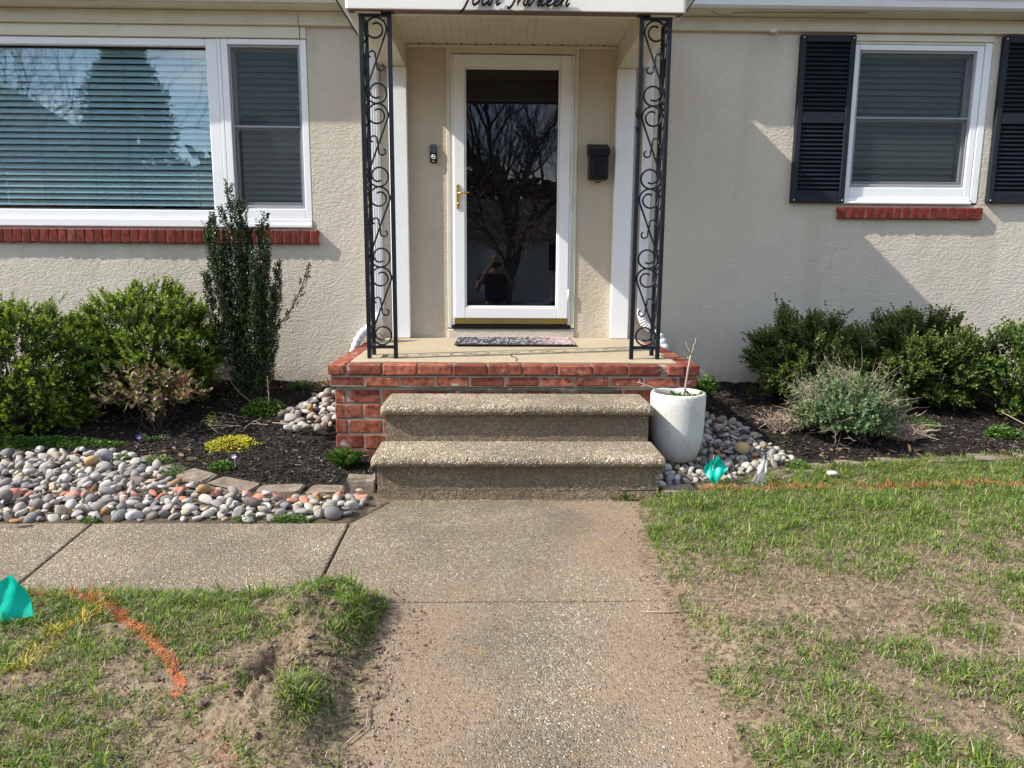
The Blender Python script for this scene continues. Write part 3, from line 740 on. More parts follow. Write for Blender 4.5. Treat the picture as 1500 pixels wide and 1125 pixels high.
# big left unit: head board, outer frame, picture sash, double-hung sash
g = Geo(); g.bbox(LWX0+.002, LWX1-.05, -.012, .05, 2.893, 2.976, .003); hp('window_head_board', g, M_cream)
g = Geo(); g.bbox(LWX1-.046, LWX1-.002, -.006, .05, 2.893, 2.976, .003); hp('window_head_board', g, M_cream)
win = hp('picture_window', (lambda g_: (frame(g_, -4.45, -2.205, 1.505, 2.888, .085, .004, .14, .006, .135, .055), g_)[1])(Geo()), M_white)
g = Geo(); g.bbox(-4.36, -2.295, .055, .061, 1.645, 2.829, .001); part('glass', g, M_glass, win)
g = Geo(); frame(g, -4.364, -2.291, 1.641, 2.832, .012, .042, .066, .003); part('glazing_bead', g, M_black, win)
g = Geo(); g.bbox(-4.45, -2.205, -.016, .003, 1.512, 1.572, .005); part('sill_nose', g, M_white, win)
blinds(win, -4.33, -2.315, 1.66, 2.825, .115, .0457, 52, M_blind, [-2.43, -2.95, -3.22, -3.62, -4.0], .0)
def hung(x0, x1, z0, z1, name='sash_window', fw=.05, split=None, mb=M_blind2, scr=True, capL=.05, sashbot=.05):
    split = split or (z0+z1)/2
    W = hp(name, (lambda g_: (frame(g_, x0, x1, z0, z1, fw, .0, .15, .004, .075, .04), g_)[1])(Geo()), M_white)
    a, b, c, d = x0+fw, x1-fw, z0+.075, z1-.04
    gt = Geo(); frame(gt, a+.001, b-.001, split-.02, d-.001, .034, .062, .088, .003); part('upper_sash', gt, M_white, W)
    gt = Geo(); frame(gt, a+.001, b-.001, c+.001, split+.012, .034, .036, .06, .003, sashbot); part('lower_sash', gt, M_white, W)
    g_ = Geo(); g_.bbox(a+.03, b-.03, .073, .077, split, d-.03, .001); part('upper_pane', g_, M_glass2, W)
    g_ = Geo(); g_.bbox(a+.03, b-.03, .046, .05, c+.045, split-.015, .001); part('lower_pane', g_, M_glass2, W)
    g_ = Geo(); frame(g_, a+.003, b-.003, c+.012, d-.003, .014, .014, .026, .002); part('screen_frame', g_, Mat('grey_screen_frame', .5, (.30, .31, .33)).m, W)
    g_ = Geo(); g_.bbox(a+.016, b-.016, .0185, .0195, c+.026, d-.017, .0002); part('insect_screen', g_, M_screen, W)
    g_ = Geo(); g_.bbox(a+.017, b-.017, .012, .022, split-.006, split+.008, .002); part('screen_bar', g_, Mat('grey_bar', .5, (.27, .28, .30)).m, W)
    blinds(W, a+.035, b-.035, c+.04, d-.02, .125, .0457, 50, mb, [a+.12, b-.12], .0)
    return W
W2 = hung(-2.175, -1.54, 1.578, 2.888, split=2.262)
g = Geo(); g.bbox(-2.203, -2.177, .0, .15, 1.505, 2.888, .003); hp('mullion', g, M_white)
g = Geo(); g.bbox(-2.176, -1.54, -.01, .15, 1.505, 1.576, .004); g.bbox(-2.176, -1.54, -.022, -.01, 1.512, 1.54, .004); hp('window_stool', g, M_white)
W3 = hung(-5.27, -4.60, 1.578, 2.888, split=2.262)
g = Geo(); g.bbox(-4.597, -4.453, .0, .15, 1.505, 2.888, .003); g.bbox(-5.27, -4.60, -.01, .15, 1.505, 1.576, .004); hp('mullion', g, M_white)
# right window
g = Geo(); g.bbox(RWX0+.002, RWX1-.002, -.01, .06, 2.925, 2.975, .003); g.bbox(RWX0+.002, RWX1-.06, .0, .06, 2.905, 2.923, .003); hp('window_head_board', g, M_cream)
g = Geo(); g.bbox(RWX1-.058, RWX1-.002, -.004, .15, 1.735, 2.922, .004); hp('window_jamb', g, M_white)
W4 = hung(RWX0+.006, RWX1-.062, 1.775, 2.902, split=2.372)
g = Geo(); g.bbox(RWX0+.004, RWX1-.06, -.012, .15, 1.722, 1.773, .004); g.bbox(RWX0+.004, RWX1-.06, -.03, -.012, 1.724, 1.742, .004); hp('window_stool', g, M_white)

# brick sills
def brick_mesh(sx, sy, sz, seed, mat, name='brick', b=.005):
    g_ = Geo(); g_.bbox(-sx/2, sx/2, -sy/2, sy/2, -sz/2, sz/2, b); r = np.random.default_rng(seed)
    g_.v[0] = g_.v[0]+r.normal(size=g_.v[0].shape)*.0013
    return g_.mesh(name, mat)
def sill(x0, x1, z0, z1, n):
    bs = thing_part = bpy.data.objects.new('brick_sill', None); COL.objects.link(bs); bs.parent = house; bs.location = np.array([(x0+x1)/2, 0, z0])-WL[house]; WL[bs] = np.array([(x0+x1)/2, 0, z0])
    g_ = Geo(); g_.box(x0+.004, x1-.004, -.03, .0, z0+.008, z1-.006); part('mortar', g_, M_mortar, bs)
    pitch = (x1-x0)/n; ms = [brick_mesh(pitch-.0085, .075, z1-z0, 40+i, M_sillbrick, b=.004) for i in range(4)]
    r = random.Random(n)
    for i in range(n):
        o = link('brick', ms[r.randrange(4)], (x0+(i+.5)*pitch, -.001+r.uniform(-.002, .002), (z0+z1)/2+r.uniform(-.001, .001)), bs)
        o.rotation_euler = (.06, r.uniform(-.012, .012), r.uniform(-.01, .01))
sill(-5.33, -1.487, 1.39, 1.492, 56)
sill(2.548, 3.698, 1.612, 1.700, 16)
# shutters
def shutter(x0, x1, z0, z1):
    sh = bpy.data.objects.new('shutter', None); COL.objects.link(sh); sh.parent = house; sh.location = np.array([(x0+x1)/2, -.02, z0])-WL[house]; WL[sh] = np.array([(x0+x1)/2, -.02, z0])
    g_ = Geo(); frame(g_, x0, x1, z0, z1, .043, -.042, -.002, .004, .075, .05)
    zm = z0+(z1-z0)*.51; g_.bbox(x0+.044, x1-.044, -.0405, -.002, zm-.035, zm+.035, .004)
    g_.box(x0+.04, x1-.04, -.008, -.003, z0+.02, z1-.02); part('shutter_frame', g_, M_shut, sh)
    lm = Geo(); wv = (x1-x0-.088)/2
    lm.add([(-wv, -.030, -.012), (wv, -.030, -.012), (wv, -.006, .016), (-wv, -.006, .016), (-wv, -.027, -.018), (wv, -.027, -.018), (wv, -.003, .011), (-wv, -.003, .011)], [(0, 1, 2, 3), (7, 6, 5, 4), (0, 4, 5, 1), (2, 6, 7, 3), (0, 3, 7, 4), (1, 5, 6, 2)])
    me = lm.mesh('louver', M_shut)
    for a, b in ((z0+.075, zm-.035), (zm+.035, z1-.05)):
        n = int((b-a)/.0318)
        for i in range(n): link('louver', me, ((x0+x1)/2, -.006, a+(i+.5)*(b-a)/n), sh)
    for sx in (x0+.02, x1-.02):
        for sz in (z0+.02, z1-.02):
            g_ = Geo(); g_.lathe([(0, 0), (.004, 0), (.005, -.001), (.005, -.003), (0, -.003)], (0, 0, 0), 8); me2 = g_.mesh('screw_head', M_gutter)
            o = link('screw_head', me2, (sx, -.043, sz), sh); o.rotation_euler = (-math.pi/2, 0, 0)
shutter(2.172, 2.590, 1.728, 2.955)
shutter(3.718, 4.136, 1.736, 2.963)
# pilasters
for s in (-1, 1):
    g = Geo(); a, b = sorted((s*.79, s*.928)); g.bbox(a, b, -.07, -.001, .664, 2.69, .004); hp('pilaster', g, M_white)
# a small junction clip on the frieze and a hanging wire
g = Geo(); g.bbox(1.93, 1.98, -.05, -.03, 2.965, 2.992, .003); g.tube([(1.97, -.05, 2.975), (1.985, -.06, 2.96), (1.98, -.055, 2.945)], .003, 5); hp('cable_clip', g, M_cream)
g = Geo(); g.tube([(1.45, -.15, 3.074), (1.5, -.15, 3.055), (1.58, -.14, 3.05), (1.62, -.14, 3.07), (1.75, -.15, 3.071), (2.6, -.16, 3.074)], .002, 4); hp('wire', g, M_black)

# door ---------------------------------------------------------------
g = Geo(); frame(g, -.498, .508, .74, 2.862, .032, -.008, .06, .004, .001, .06); hp('door_casing', g, M_cream)
g = Geo(); g.bbox(-.466, -.444, -.004, .06, .74, 2.798, .003); g.bbox(.452, .476, -.004, .06, .74, 2.798, .003); hp('door_jamb', g, M_white)
g = Geo(); g.bbox(-.466, .476, -.02, .12, .735, .765, .003); hp('threshold', g, M_black)
SD = hp('storm_door', (lambda g_: (frame(g_, -.442, .450, .818, 2.792, .082, -.022, .02, .004, .085, .088), g_)[1])(Geo()), M_white)
g = Geo(); frame(g, -.359, .367, .904, 2.703, .012, -.016, .016, .005); part('glazing_bead', g, M_white, SD)
g = Geo(); g.bbox(-.350, .358, -.003, .003, .912, 2.695, .001); part('glass', g, M_doorglass, SD)
g = Geo(); g.bbox(-.440, .448, -.018, .016, .772, .816, .002); part('kick_plate', g, M_kick, SD)
g = Geo(); g.bbox(-.423, -.395, -.030, -.023, 1.66, 1.845, .006); hd = part('handle_plate', g, M_brass, SD)
g = Geo(); g.tube([(-.409, -.03, 1.775), (-.409, -.062, 1.775), (-.400, -.074, 1.775), (-.36, -.078, 1.777), (-.325, -.076, 1.782)], [.010, .010, .0095, .0085, .007], 8); g.tube([(-.409, -.028, 1.70), (-.409, -.042, 1.70)], .008, 8); part('lever', g, M_brass, hd, True)
for z in (1.0, 1.72, 2.5):
    g = Geo(); g.tube([(.455, -.022, z-.05), (.455, -.022, z+.05)], .006, 8); part('hinge', g, M_white, SD, True)
FD = hp('front_door', (lambda g_: g_.bbox(-.444, .452, .125, .165, .765, 2.80, .003))(Geo()), Mat('dark_door_paint', .5, (.014, .015, .018), .3).m)
M_fan = Mat('fanlight_glass', .15, (.035, .04, .045), .4).m
for k in range(4):
    a0 = math.pi*(k+.06)/4; a1 = math.pi*(k+.94)/4; g = Geo(); n = 7
    aa = np.linspace(a0, a1, n); inr = [(.05*math.cos(a), .05*math.sin(a)) for a in aa]; out = [(.25*math.cos(a), .20*math.sin(a)) for a in aa]
    v = [(x, .119, 2.44+z) for x, z in out]+[(x, .119, 2.44+z) for x, z in inr]
    v += [(x, .124, z) for x, _, z in v]
    f = [(i+1, i, n+i, n+i+1) for i in range(n-1)]+[(2*n+i, i, i+1, 2*n+i+1) for i in range(n-1)]
    g.add(v, f); part('fanlight_pane', g, M_fan, FD)
for x0, x1, z0, z1 in ((-.33, -.05, .95, 1.45), (.06, .34, .95, 1.45), (-.33, -.05, 1.6, 2.25), (.06, .34, 1.6, 2.25)):
    g = Geo(); frame(g, x0, x1, z0, z1, .018, .117, .1245, .003); part('panel_moulding', g, Mat('door_moulding', .45, (.020, .021, .025)).m, FD)

# ------------------------------------------------------------------ wreath, doorbell, mailbox, lamp
r = np.random.default_rng(5)
wr = thing('wreath', (-.0, .11, 1.9), 'round wreath of dried pink leaves hanging on the dark front door', 'wreath')
g = Geo(); a = np.linspace(0, 2*math.pi, 40); g.tube(np.stack([.22*np.cos(a), np.full(40, .098), 1.68+.24*np.sin(a)], -1), .018, 6, cap=False); part('ring', g, M_twig, wr)
a = r.uniform(0, 2*math.pi, 620); cen = np.stack([.22*np.cos(a), np.full(620, .09), 1.68+.24*np.sin(a)], -1)+r.normal(size=(620, 3))*(.055, .008, .055)
cen[:, 1] = np.clip(cen[:, 1], .06, .11)
outd = np.stack([np.cos(a-.9), np.full(620, -.25), np.sin(a-.9)], -1)+r.normal(size=(620, 3))*(.6, .12, .6)
g = Geo(); leaves(g, cen, outd, np.tile([0, -1., 0], (620, 1))+r.normal(size=(620, 3))*.3, r.uniform(.03, .08, 620), r.uniform(.006, .016, 620))
part('foliage', g, leafm('wreath_leaf', [(0., (.08, .055, .05)), (.5, (.14, .11, .08)), (.8, (.30, .14, .13)), (1., (.45, .30, .28))], .6), wr)
bell = thing('doorbell', (-.595, 0, 2.0), 'slim black video doorbell with round ringed button on tan wall', 'doorbell')
g = Geo(); g.bbox(-.624, -.570, -.026, -.001, 2.005, 2.138, .006); part('body', g, M_black, bell)
g = Geo(); g.bbox(-.622, -.572, -.0285, -.0265, 2.078, 2.134, .004); part('lens_cover', g, Mat('black_glass', .08, (.01, .01, .012), .6).m, bell)
for nm, prof, mt in (('button', [(0, 0), (.0105, 0), (.011, -.002), (0, -.0025)], Mat('silver_button', .35, (.35, .36, .38), .5, .6).m), ('button_ring', [(.0135, 0), (.0165, 0), (.017, -.003), (.013, -.003), (.0135, 0)], Mat('pale_ring', .3, (.75, .77, .8)).m)):
    g = Geo(); g.lathe(prof, (0, 0, 0), 24); o = link(nm, g.mesh(nm, mt, True), (-.597, -.0275, 2.048), bell); o.rotation_euler = (-math.pi/2, 0, 0)
g = Geo(); g.bbox(-.602, -.592, -.0275, -.0262, 2.012, 2.018, .001); part('label_plate', g, M_gutter, bell)
mail = thing('mailbox', (.66, 0, 1.87), 'black metal wall mailbox with hinged lid beside the storm door', 'mailbox')
g = Geo(); g.bbox(.588, .738, -.095, -.003, 1.885, 2.075, .008); part('body', g, M_black, mail)
g = Geo(); g.add([(.580, -.003, 2.155), (.738, -.003, 2.155), (.745, -.11, 2.105), (.582, -.11, 2.105), (.580, -.003, 2.072), (.738, -.003, 2.072), (.745, -.11, 2.06), (.582, -.11, 2.06)], [(0, 1, 2, 3)[::-1], (4, 5, 6, 7), (3, 2, 6, 7)[::-1], (0, 3, 7, 4)[::-1], (1, 5, 6, 2)[::-1], (0, 4, 5, 1)[::-1]]); part('lid', g, M_black, mail)
g = Geo(); frame(g, .612, .716, 1.905, 2.025, .008, -.1, -.094, .002); part('front_frame', g, M_black, mail)
g = Geo(); g.tube([(.64, -.06, 1.883), (.64, -.075, 1.868), (.66, -.08, 1.862), (.68, -.075, 1.868), (.68, -.06, 1.883)], .004, 6); part('newspaper_hook', g, M_black, mail)

# ------------------------------------------------------------------ canopy over the door
can = thing('porch_canopy', (0, -.6, 2.7), 'small gabled canopy with grooved cream ceiling over the front door', 'canopy')
for s in (-1, 1):
    a, b = sorted((s*.795, s*.945)); g = Geo(); g.bbox(a, b, -1.245, -.001, 2.692, 2.96, .004); part('side_beam', g, M_cream, can)
    a, b = sorted((s*.947, s*1.0)); g = Geo(); g.bbox(a, b, -1.245, -.001, 2.712, 2.97, .003); part('side_fascia', g, M_header, can)
    pr = [(1.003, 2.832), (1.045, 2.832), (1.085, 2.85), (1.10, 2.885), (1.135, 2.905), (1.142, 2.945), (1.134, 2.947), (1.003, 2.94)]
    n = len(pr); q = [[i, (i+1) % n, n+(i+1) % n, n+i] for i in range(n)]+[list(range(n))[::-1], list(range(n, 2*n))]
    g = Geo(); g.add([(s*x, -1.262, z) for x, z in pr]+[(s*x, -.001, z) for x, z in pr], q if s < 0 else [k[::-1] for k in q]); part('gutter', g, M_gutter, can)
g = Geo(); g.bbox(-.985, .985, -1.262, -1.247, 2.708, 3.06, .003); part('header_board', g, M_header, can)
g = Geo(); g.bbox(-.985, .985, -1.266, -1.20, 2.700, 2.7075, .002); part('drip_edge', g, Mat('brown_drip_edge', .6, (.14, .10, .07)).m, can)
g = Geo(); g.bbox(-.793, .793, -1.245, -1.12, 2.712, 2.90, .003); part('front_beam', g, M_creamgroove, can)
pg = Geo(); hw = .0535
prof = [(-hw, .004), (-hw+.004, 0), (-.012, 0), (-.010, .004), (-.004, .004), (-.002, 0), (hw-.012, 0), (hw-.010, .004), (hw, .004)]
n = len(prof)
pg.add([(x, -.56, z) for x, z in prof]+[(x, .56, z) for x, z in prof], [(i, n+i, n+i+1, i+1) for i in range(n-1)])
pm = pg.mesh('ceiling_strip', M_creamgroove)
for k in range(15):
    x = -.75+k*.107
    if x < .79: link('ceiling_strip', pm, (x, -.555, 2.865), can)
g = Geo(); g.box(-.793, .793, -1.118, -.001, 2.875, 2.90); part('ceiling_backing', g, M_creamgroove, can)
g = Geo(); g.bbox(-.793, .793, -.022, -.001, 2.842, 2.863, .004); part('cove_trim', g, M_creamgroove, can)
nt_ = Geo()
for k in range(15):
    x = -.75-.0535+k*.107
    if -.79 < x < .79: nt_.bbox(x-.006, x+.006, -.024, -.0221, 2.858, 2.868, .001)
part('strip_notches', nt_, M_dark, can)
RZ = 3.62
for s in (-1, 1):
    g = Geo(); a = (s*1.16, 2.955); b = (0, RZ)
    v = [(a[0], -1.264, a[1]), (b[0], -1.264, b[1]), (b[0], 1.2, b[1]), (a[0], 1.2, a[1])]; v += [(x, y, z-.03) for x, y, z in v]
    q = [(0, 1, 2, 3), (7, 6, 5, 4), (0, 4, 5, 1), (1, 5, 6, 2), (2, 6, 7, 3), (3, 7, 4, 0)]
    g.add(v, q if s < 0 else [k[::-1] for k in q]); part('roof', g, M_shingle, can)
g = Geo(); g.add([(-.98, -1.25, 3.0), (.98, -1.25, 3.0), (0, -1.25, 3.57), (-.98, -1.2, 3.0), (.98, -1.2, 3.0), (0, -1.2, 3.57)], [(0, 1, 2), (5, 4, 3), (0, 3, 4, 1), (1, 4, 5, 2), (2, 5, 3, 0)]); part('gable_panel', g, M_header, can)
lamp = thing('ceiling_light', (.02, -.62, 2.865), 'round cream flush ceiling light under the canopy', 'ceiling light')
g = Geo(); g.lathe([(.001, -.034), (.05, -.031), (.09, -.020), (.108, -.006), (.112, .0)], (.04, -.86, 2.862), 32); part('dome', g, Mat('cream_glass', .3, (.75, .66, .42)).m, lamp, True)
g = Geo(); g.lathe([(.112, -.0), (.122, -.002), (.122, .001), (.10, .001)], (.04, -.86, 2.862), 32); part('rim', g, M_creamgroove, lamp, True)

# script lettering: Four Thirteen ------------------------------------
sign = thing('house_number_lettering', (0, -1.28, 2.76), 'black script lettering reading Four Thirteen on the canopy header', 'lettering')
U = .00437
M_letter = Mat('black_letter', .7, (.006, .006, .008), .15).m
def lettering():
    p0 = P(690, 6, y=-1.285); X0, Z0 = p0[0], p0[2]-.004
    xh = .055; sl = .32
    def st(pts, x, w_=1.):
        p = np.array([(x+(a*w_+b*sl)*1., b) for a, b in pts]); return p
    def smooth_(p):
        out = []
        q = np.vstack([2*p[0]-p[1], p, 2*p[-1]-p[-2]])
        for i in range(1, len(q)-2):
            for t in np.linspace(0, 1, 6, endpoint=False):
                out.append(.5*((2*q[i])+(-q[i-1]+q[i+1])*t+(2*q[i-1]-5*q[i]+4*q[i+1]-q[i+2])*t*t+(-q[i-1]+3*q[i]-3*q[i+1]+q[i+2])*t**3))
        out.append(q[-2]); return np.array(out)
    h = xh
    G_ = {
     'F': [[(.3*h, 2.3*h), (.25*h, 1.4*h), (.15*h, .3*h), (.0*h, -.35*h), (-.18*h, -.62*h), (-.42*h, -.72*h)], [(-.2*h, 2.1*h), (.2*h, 2.4*h), (.8*h, 2.3*h), (1.4*h, 2.5*h)], [(-.1*h, 1.2*h), (.5*h, 1.25*h), (.9*h, 1.35*h)]],
     'T': [[(.5*h, 2.3*h), (.4*h, 1.4*h), (.2*h, .2*h), (.0*h, -.2*h), (-.2*h, -.25*h), (-.28*h, -.05*h)], [(-.4*h, 2.1*h), (.2*h, 2.4*h), (.9*h, 2.3*h), (1.5*h, 2.5*h)]],
     'o': [[(.75*h, .95*h), (.25*h, .9*h), (.1*h, .45*h), (.35*h, .02*h), (.75*h, .3*h), (.8*h, .75*h), (.6*h, .95*h), (1.0*h, .85*h), (1.15*h, .8*h)]],
     'u': [[(.0, .8*h), (.08*h, .3*h), (.3*h, .02*h), (.65*h, .3*h), (.78*h, .95*h)], [(.78*h, .95*h), (.76*h, .3*h), (.95*h, .02*h), (1.15*h, .25*h)]],
     'r': [[(.0, .2*h), (.25*h, .9*h), (.32*h, 1.05*h), (.4*h, .85*h), (.72*h, .85*h), (.66*h, .3*h), (.82*h, .02*h), (1.05*h, .25*h)]],
     'h': [[(.0, .3*h), (.5*h, 1.6*h), (.45*h, 2.3*h), (.2*h, 1.9*h), (.12*h, .9*h), (.1*h, .0)], [(.1*h, .3*h), (.4*h, .9*h), (.7*h, .8*h), (.68*h, .25*h), (.88*h, .02*h), (1.08*h, .25*h)]],
     'i': [[(.0, .3*h), (.25*h, .95*h), (.22*h, .3*h), (.4*h, .02*h), (.62*h, .25*h)], [(.25*h, 1.5*h), (.28*h, 1.56*h)]],
     't': [[(.0, .3*h), (.35*h, 1.8*h), (.2*h, .4*h), (.4*h, .02*h), (.68*h, .25*h)], [(.0, 1.2*h), (.6*h, 1.25*h)]],
     'e': [[(.0, .25*h), (.5*h, .5*h), (.62*h, .85*h), (.35*h, .98*h), (.15*h, .5*h), (.3*h, .05*h), (.6*h, .05*h), (.95*h, .3*h)]],
     'n': [[(.0, .3*h), (.2*h, .95*h), (.18*h, .0)], [(.18*h, .3*h), (.45*h, .95*h), (.7*h, .8*h), (.68*h, .25*h), (.85*h, .02*h), (1.05*h, .3*h)]]}
    adv = {'F': .62, 'T': .62, 'o': 1.05, 'u': 1.0, 'r': .85, 'h': .95, 'i': .55, 't': .6, 'e': .78, 'n': .95}
    for word, x0, x1 in (('Four', P(681, 6, y=-1.285)[0], P(729, 6, y=-1.285)[0]), ('Thirteen', P(748, 6, y=-1.285)[0], P(832, 6, y=-1.285)[0])):
        tot = sum(adv[c] for c in word)*h; k = (x1-x0)/tot; x = x0
        for c in word:
            g_ = Geo()
            for s_ in G_[c]:
                p = smooth_(np.array(s_, float)); xx = x+p[:, 0]*k+p[:, 1]*sl; zz = Z0+p[:, 1]
                n_ = len(p); rr = .0098*(1-.35*np.abs(np.linspace(-1, 1, n_))**3)
                g_.tube(np.stack([xx, np.full(n_, -1.285), zz], -1), rr, 6, flat=.7)
            part('letter', g_, M_letter, sign)
            x += adv[c]*h*k
lettering()

# ------------------------------------------------------------------ iron posts
def arc_scroll(cx, cz, r0, r1, a0, a1, n):
    t = np.linspace(0, 1, n); a = np.radians(a0+(a1-a0)*t); rr = r0+(r1-r0)*np.minimum(1, t*1.25)**.8
    return np.stack([cx+rr*np.cos(a), cz+rr*np.sin(a)], -1)
def scroll_unit(W_, H_):
    R = W_*.455
    top = arc_scroll(0, H_/2-R, .028, R, 120, -372, 40)
    big = np.vstack([top, -top[::-1]])
    s = arc_scroll(-W_*.19, W_*.24, .014, W_*.165, 250, -20, 18)
    s = np.vstack([s, -s[::-1]]); return big, s
def iron_post(sx, label):
    pst = thing('iron_post', (sx*.835, -1.22, .645), label, 'porch post', 'scrollwork iron posts of the porch')
    xo, xi = sx*.915, sx*.748; yf, yb = -1.215, -1.04; zb, zt = .648, 2.70
    bw = .0125
    for (x, y) in ((xo, yf), (xi, yf), (xo, yb)):
        g_ = Geo(); g_.bbox(x-bw, x+bw, y-bw, y+bw, zb, zt, .002); part('upright', g_, M_iron, pst)
    a, b = sorted((xo, xi))
    for z in (zb+.075, zt-.012):
        g_ = Geo(); g_.bbox(a+bw, b-bw, yf-.010, yf+.010, z-.010, z+.010, .002); g_.bbox(xo-.010, xo+.010, yf+bw, yb-bw, z-.010, z+.010, .002); part('cross_bar', g_, M_iron, pst)
    g_ = Geo(); g_.bbox(a-.03, b+.03, yf-.02, yf+.02, zt-.004, zt+.001, .001); g_.bbox(xo-.02, xo+.02, yf+.0205, yb+.02, zt-.004, zt+.001, .001); part('top_plate', g_, M_iron, pst)
    W_ = abs(xo-xi)-2*bw; z0, z1 = zb+.088, zt-.024; H_ = (z1-z0)/4
    big, sm = scroll_unit(W_, H_)
    for face in (0, 1):
        for k in range(4):
            zc = z0+(k+.5)*H_
            for nm, c, rad in (('scroll', big, .0062), ('small_scroll', sm, .0056)):
                c = c.copy(); mirror = -1 if sx > 0 else 1
                if nm == 'small_scroll': c[:, 0] = c[:, 0]
                if face == 0: pts = np.stack([(xo+xi)/2+c[:, 0]*mirror, np.full(len(c), yf), zc+c[:, 1]], -1)
                else: pts = np.stack([np.full(len(c), xo), (yf+yb)/2+c[:, 0]*mirror*((yb-yf-2*bw)/W_), zc+c[:, 1]], -1)
                g_ = Geo(); g_.tube(pts, rad, 6, flat=1.); part(nm, g_, M_iron, pst, True)
    return pst
iron_post(-1, 'black scrollwork iron corner post on the doorbell side of the porch')
rp = iron_post(1, 'black scrollwork iron corner post on the mailbox side of the porch')
g = Geo(); g.tube([(.742, -1.22, 2.165), (.728, -1.235, 2.17), (.728, -1.235, 2.14), (.742, -1.22, 2.12)], .007, 6); g.tube([(.742, -1.22, 2.06), (.728, -1.235, 2.07), (.742, -1.22, 2.03)], .006, 6); part('flag_hook', g, M_iron, rp, True)

# ------------------------------------------------------------------ downspouts
def downspout(s, label):
    d = thing('downspout', (s*1.03, -.05, .5), label, 'downspout', 'white downspouts at the porch corners')
    x = s*1.035
    g_ = Geo(); g_.bbox(x-.036, x+.036, -.064, -.006, .84, 2.83, .010)
    for q in (-.018, 0, .018): g_.bbox(x+q-.003, x+q+.003, -.0665, -.0645, .85, 2.82, .001)
    part('pipe', g_, M_gutter, d)
    t = np.linspace(0, 1, 60); ang = t*math.pi/2
    xs = x+s*(.005+.19*np.sin(t*math.pi/2)*t**.4); 
    px = []; 
    for tt in t:
        if tt < .5: a_ = tt/.5*math.radians(62); px.append((x+s*(.13*(1-math.cos(a_))), -.045-.02*tt, .86-.13*math.sin(a_)))
        else:
            b_ = (tt-.5)/.5; a0 = math.radians(62); x1_, z1_ = .13*(1-math.cos(a0)), .86-.13*math.sin(a0)
            L_ = .20*b_; th_ = math.radians(62)-b_*math.radians(55)
            px.append((x+s*(x1_+.135*math.sin(b_*math.pi/2)), -.055-.05*b_, z1_-.075*b_-.20*(1-math.cos(b_*math.pi/2))))
    px = np.array(px); rib = .0345+.006*(np.arange(60) % 4 < 2); rib[:3] = .036; rib[-3:] = .037
    g_ = Geo(); g_.tube(px, rib, 14, flat=.85); soft(part('elbow', g_, M_gutter, d, True), 60)
    g_ = Geo(); e = px[-1]; g_.tube([e, e+np.array([s*.004, -.004, -.1]), e+np.array([s*.004, -.004, -.26])], .036, 12, flat=.8); part('outlet', g_, M_gutter, d, True)
downspout(-1, 'white corrugated-elbow downspout on the doorbell side of the porch')
downspout(1, 'white corrugated-elbow downspout on the mailbox side of the porch')

# ------------------------------------------------------------------ porch
por = thing('brick_porch', (0, -.7, 0), 'low red brick porch with concrete floor and brick coping', 'porch')
g = Geo(); g.box(-1.096, 1.096, -1.394, -.001, -.1, .5015); g.box(-1.118, 1.118, -1.4165, -.001, .502, .568); g.box(-1.11, 1.11, -1.41, -.001, .569, .628); part('mortar_core', g, M_mortar, por)
def floorgeo():
    g_ = Geo(); X = np.linspace(-1.018, 1.018, 90); Y = np.linspace(-1.33, -.001, 60); a_, b_ = np.meshgrid(X, Y)
    z = .648+.014*(b_+1.33)/1.33+(fbm(a_, b_, 6, 3)-.5)*.004-.006*np.clip(1-np.minimum(b_+1.33, 1.018-np.abs(a_))/.02, 0, 1)
    v = np.stack([a_, b_, z], -1).reshape(-1, 3); n_ = 90; i_, j_ = np.meshgrid(np.arange(89), np.arange(59)); k_ = (j_*n_+i_).ravel()
    g_.add(v, np.stack([k_, k_+1, k_+n_+1, k_+n_], 1)); g_.box(-1.018, 1.018, -1.33, -.002, .58, .640); return g_
part('floor', floorgeo(), M_porch, por)
g = Geo(); cp = [(.01, -1.33), (.02, -1.2), (-.02, -1.1), (-.005, -.95)]; g.tube([(x, y, .651+.014*(y+1.33)/1.33) for x, y in cp], .002, 4); part('floor_crack', g, M_dark, por)
BR = {}
def bm(kind, sx, sy, sz):
    if kind not in BR: BR[kind] = [brick_mesh(sx, sy, sz, 100+len(BR)*7+i, M_brick, b=.006) for i in range(4)]
    return BR[kind]
rb = random.Random(11)
def lay(kind, size, x, y, z, rz=0.):
    ms = bm(kind, *size); o = link('brick', ms[rb.randrange(4)], (x, y+rb.uniform(-.003, .003), z+rb.uniform(-.0015, .0015)), por)
    o.rotation_euler = (rb.uniform(-.006, .006), rb.uniform(-.006, .006), rz+rb.uniform(-.006, .006)+(math.pi if rb.random() < .5 else 0))
PI_ = .2135
for k in range(10):                                             # front coping
    x = -1.0+(k+.5)*PI_-.02
    if k < 9: lay('cop', (.203, .10, .062), x, -1.382, .606)
lay('coph', (.10, .10, .062), .985, -1.382, .606)
for s in (-1, 1):
    lay('corner', (.10, .10, .064), s*1.083, -1.38, .607)
    y = -1.32
    while y < -.05:
        ln = min(.203, -.004-y); lay('cops%.2f' % ln, (ln, .10, .062), s*1.083, y+ln/2, .607, math.pi/2); y += ln+.0105
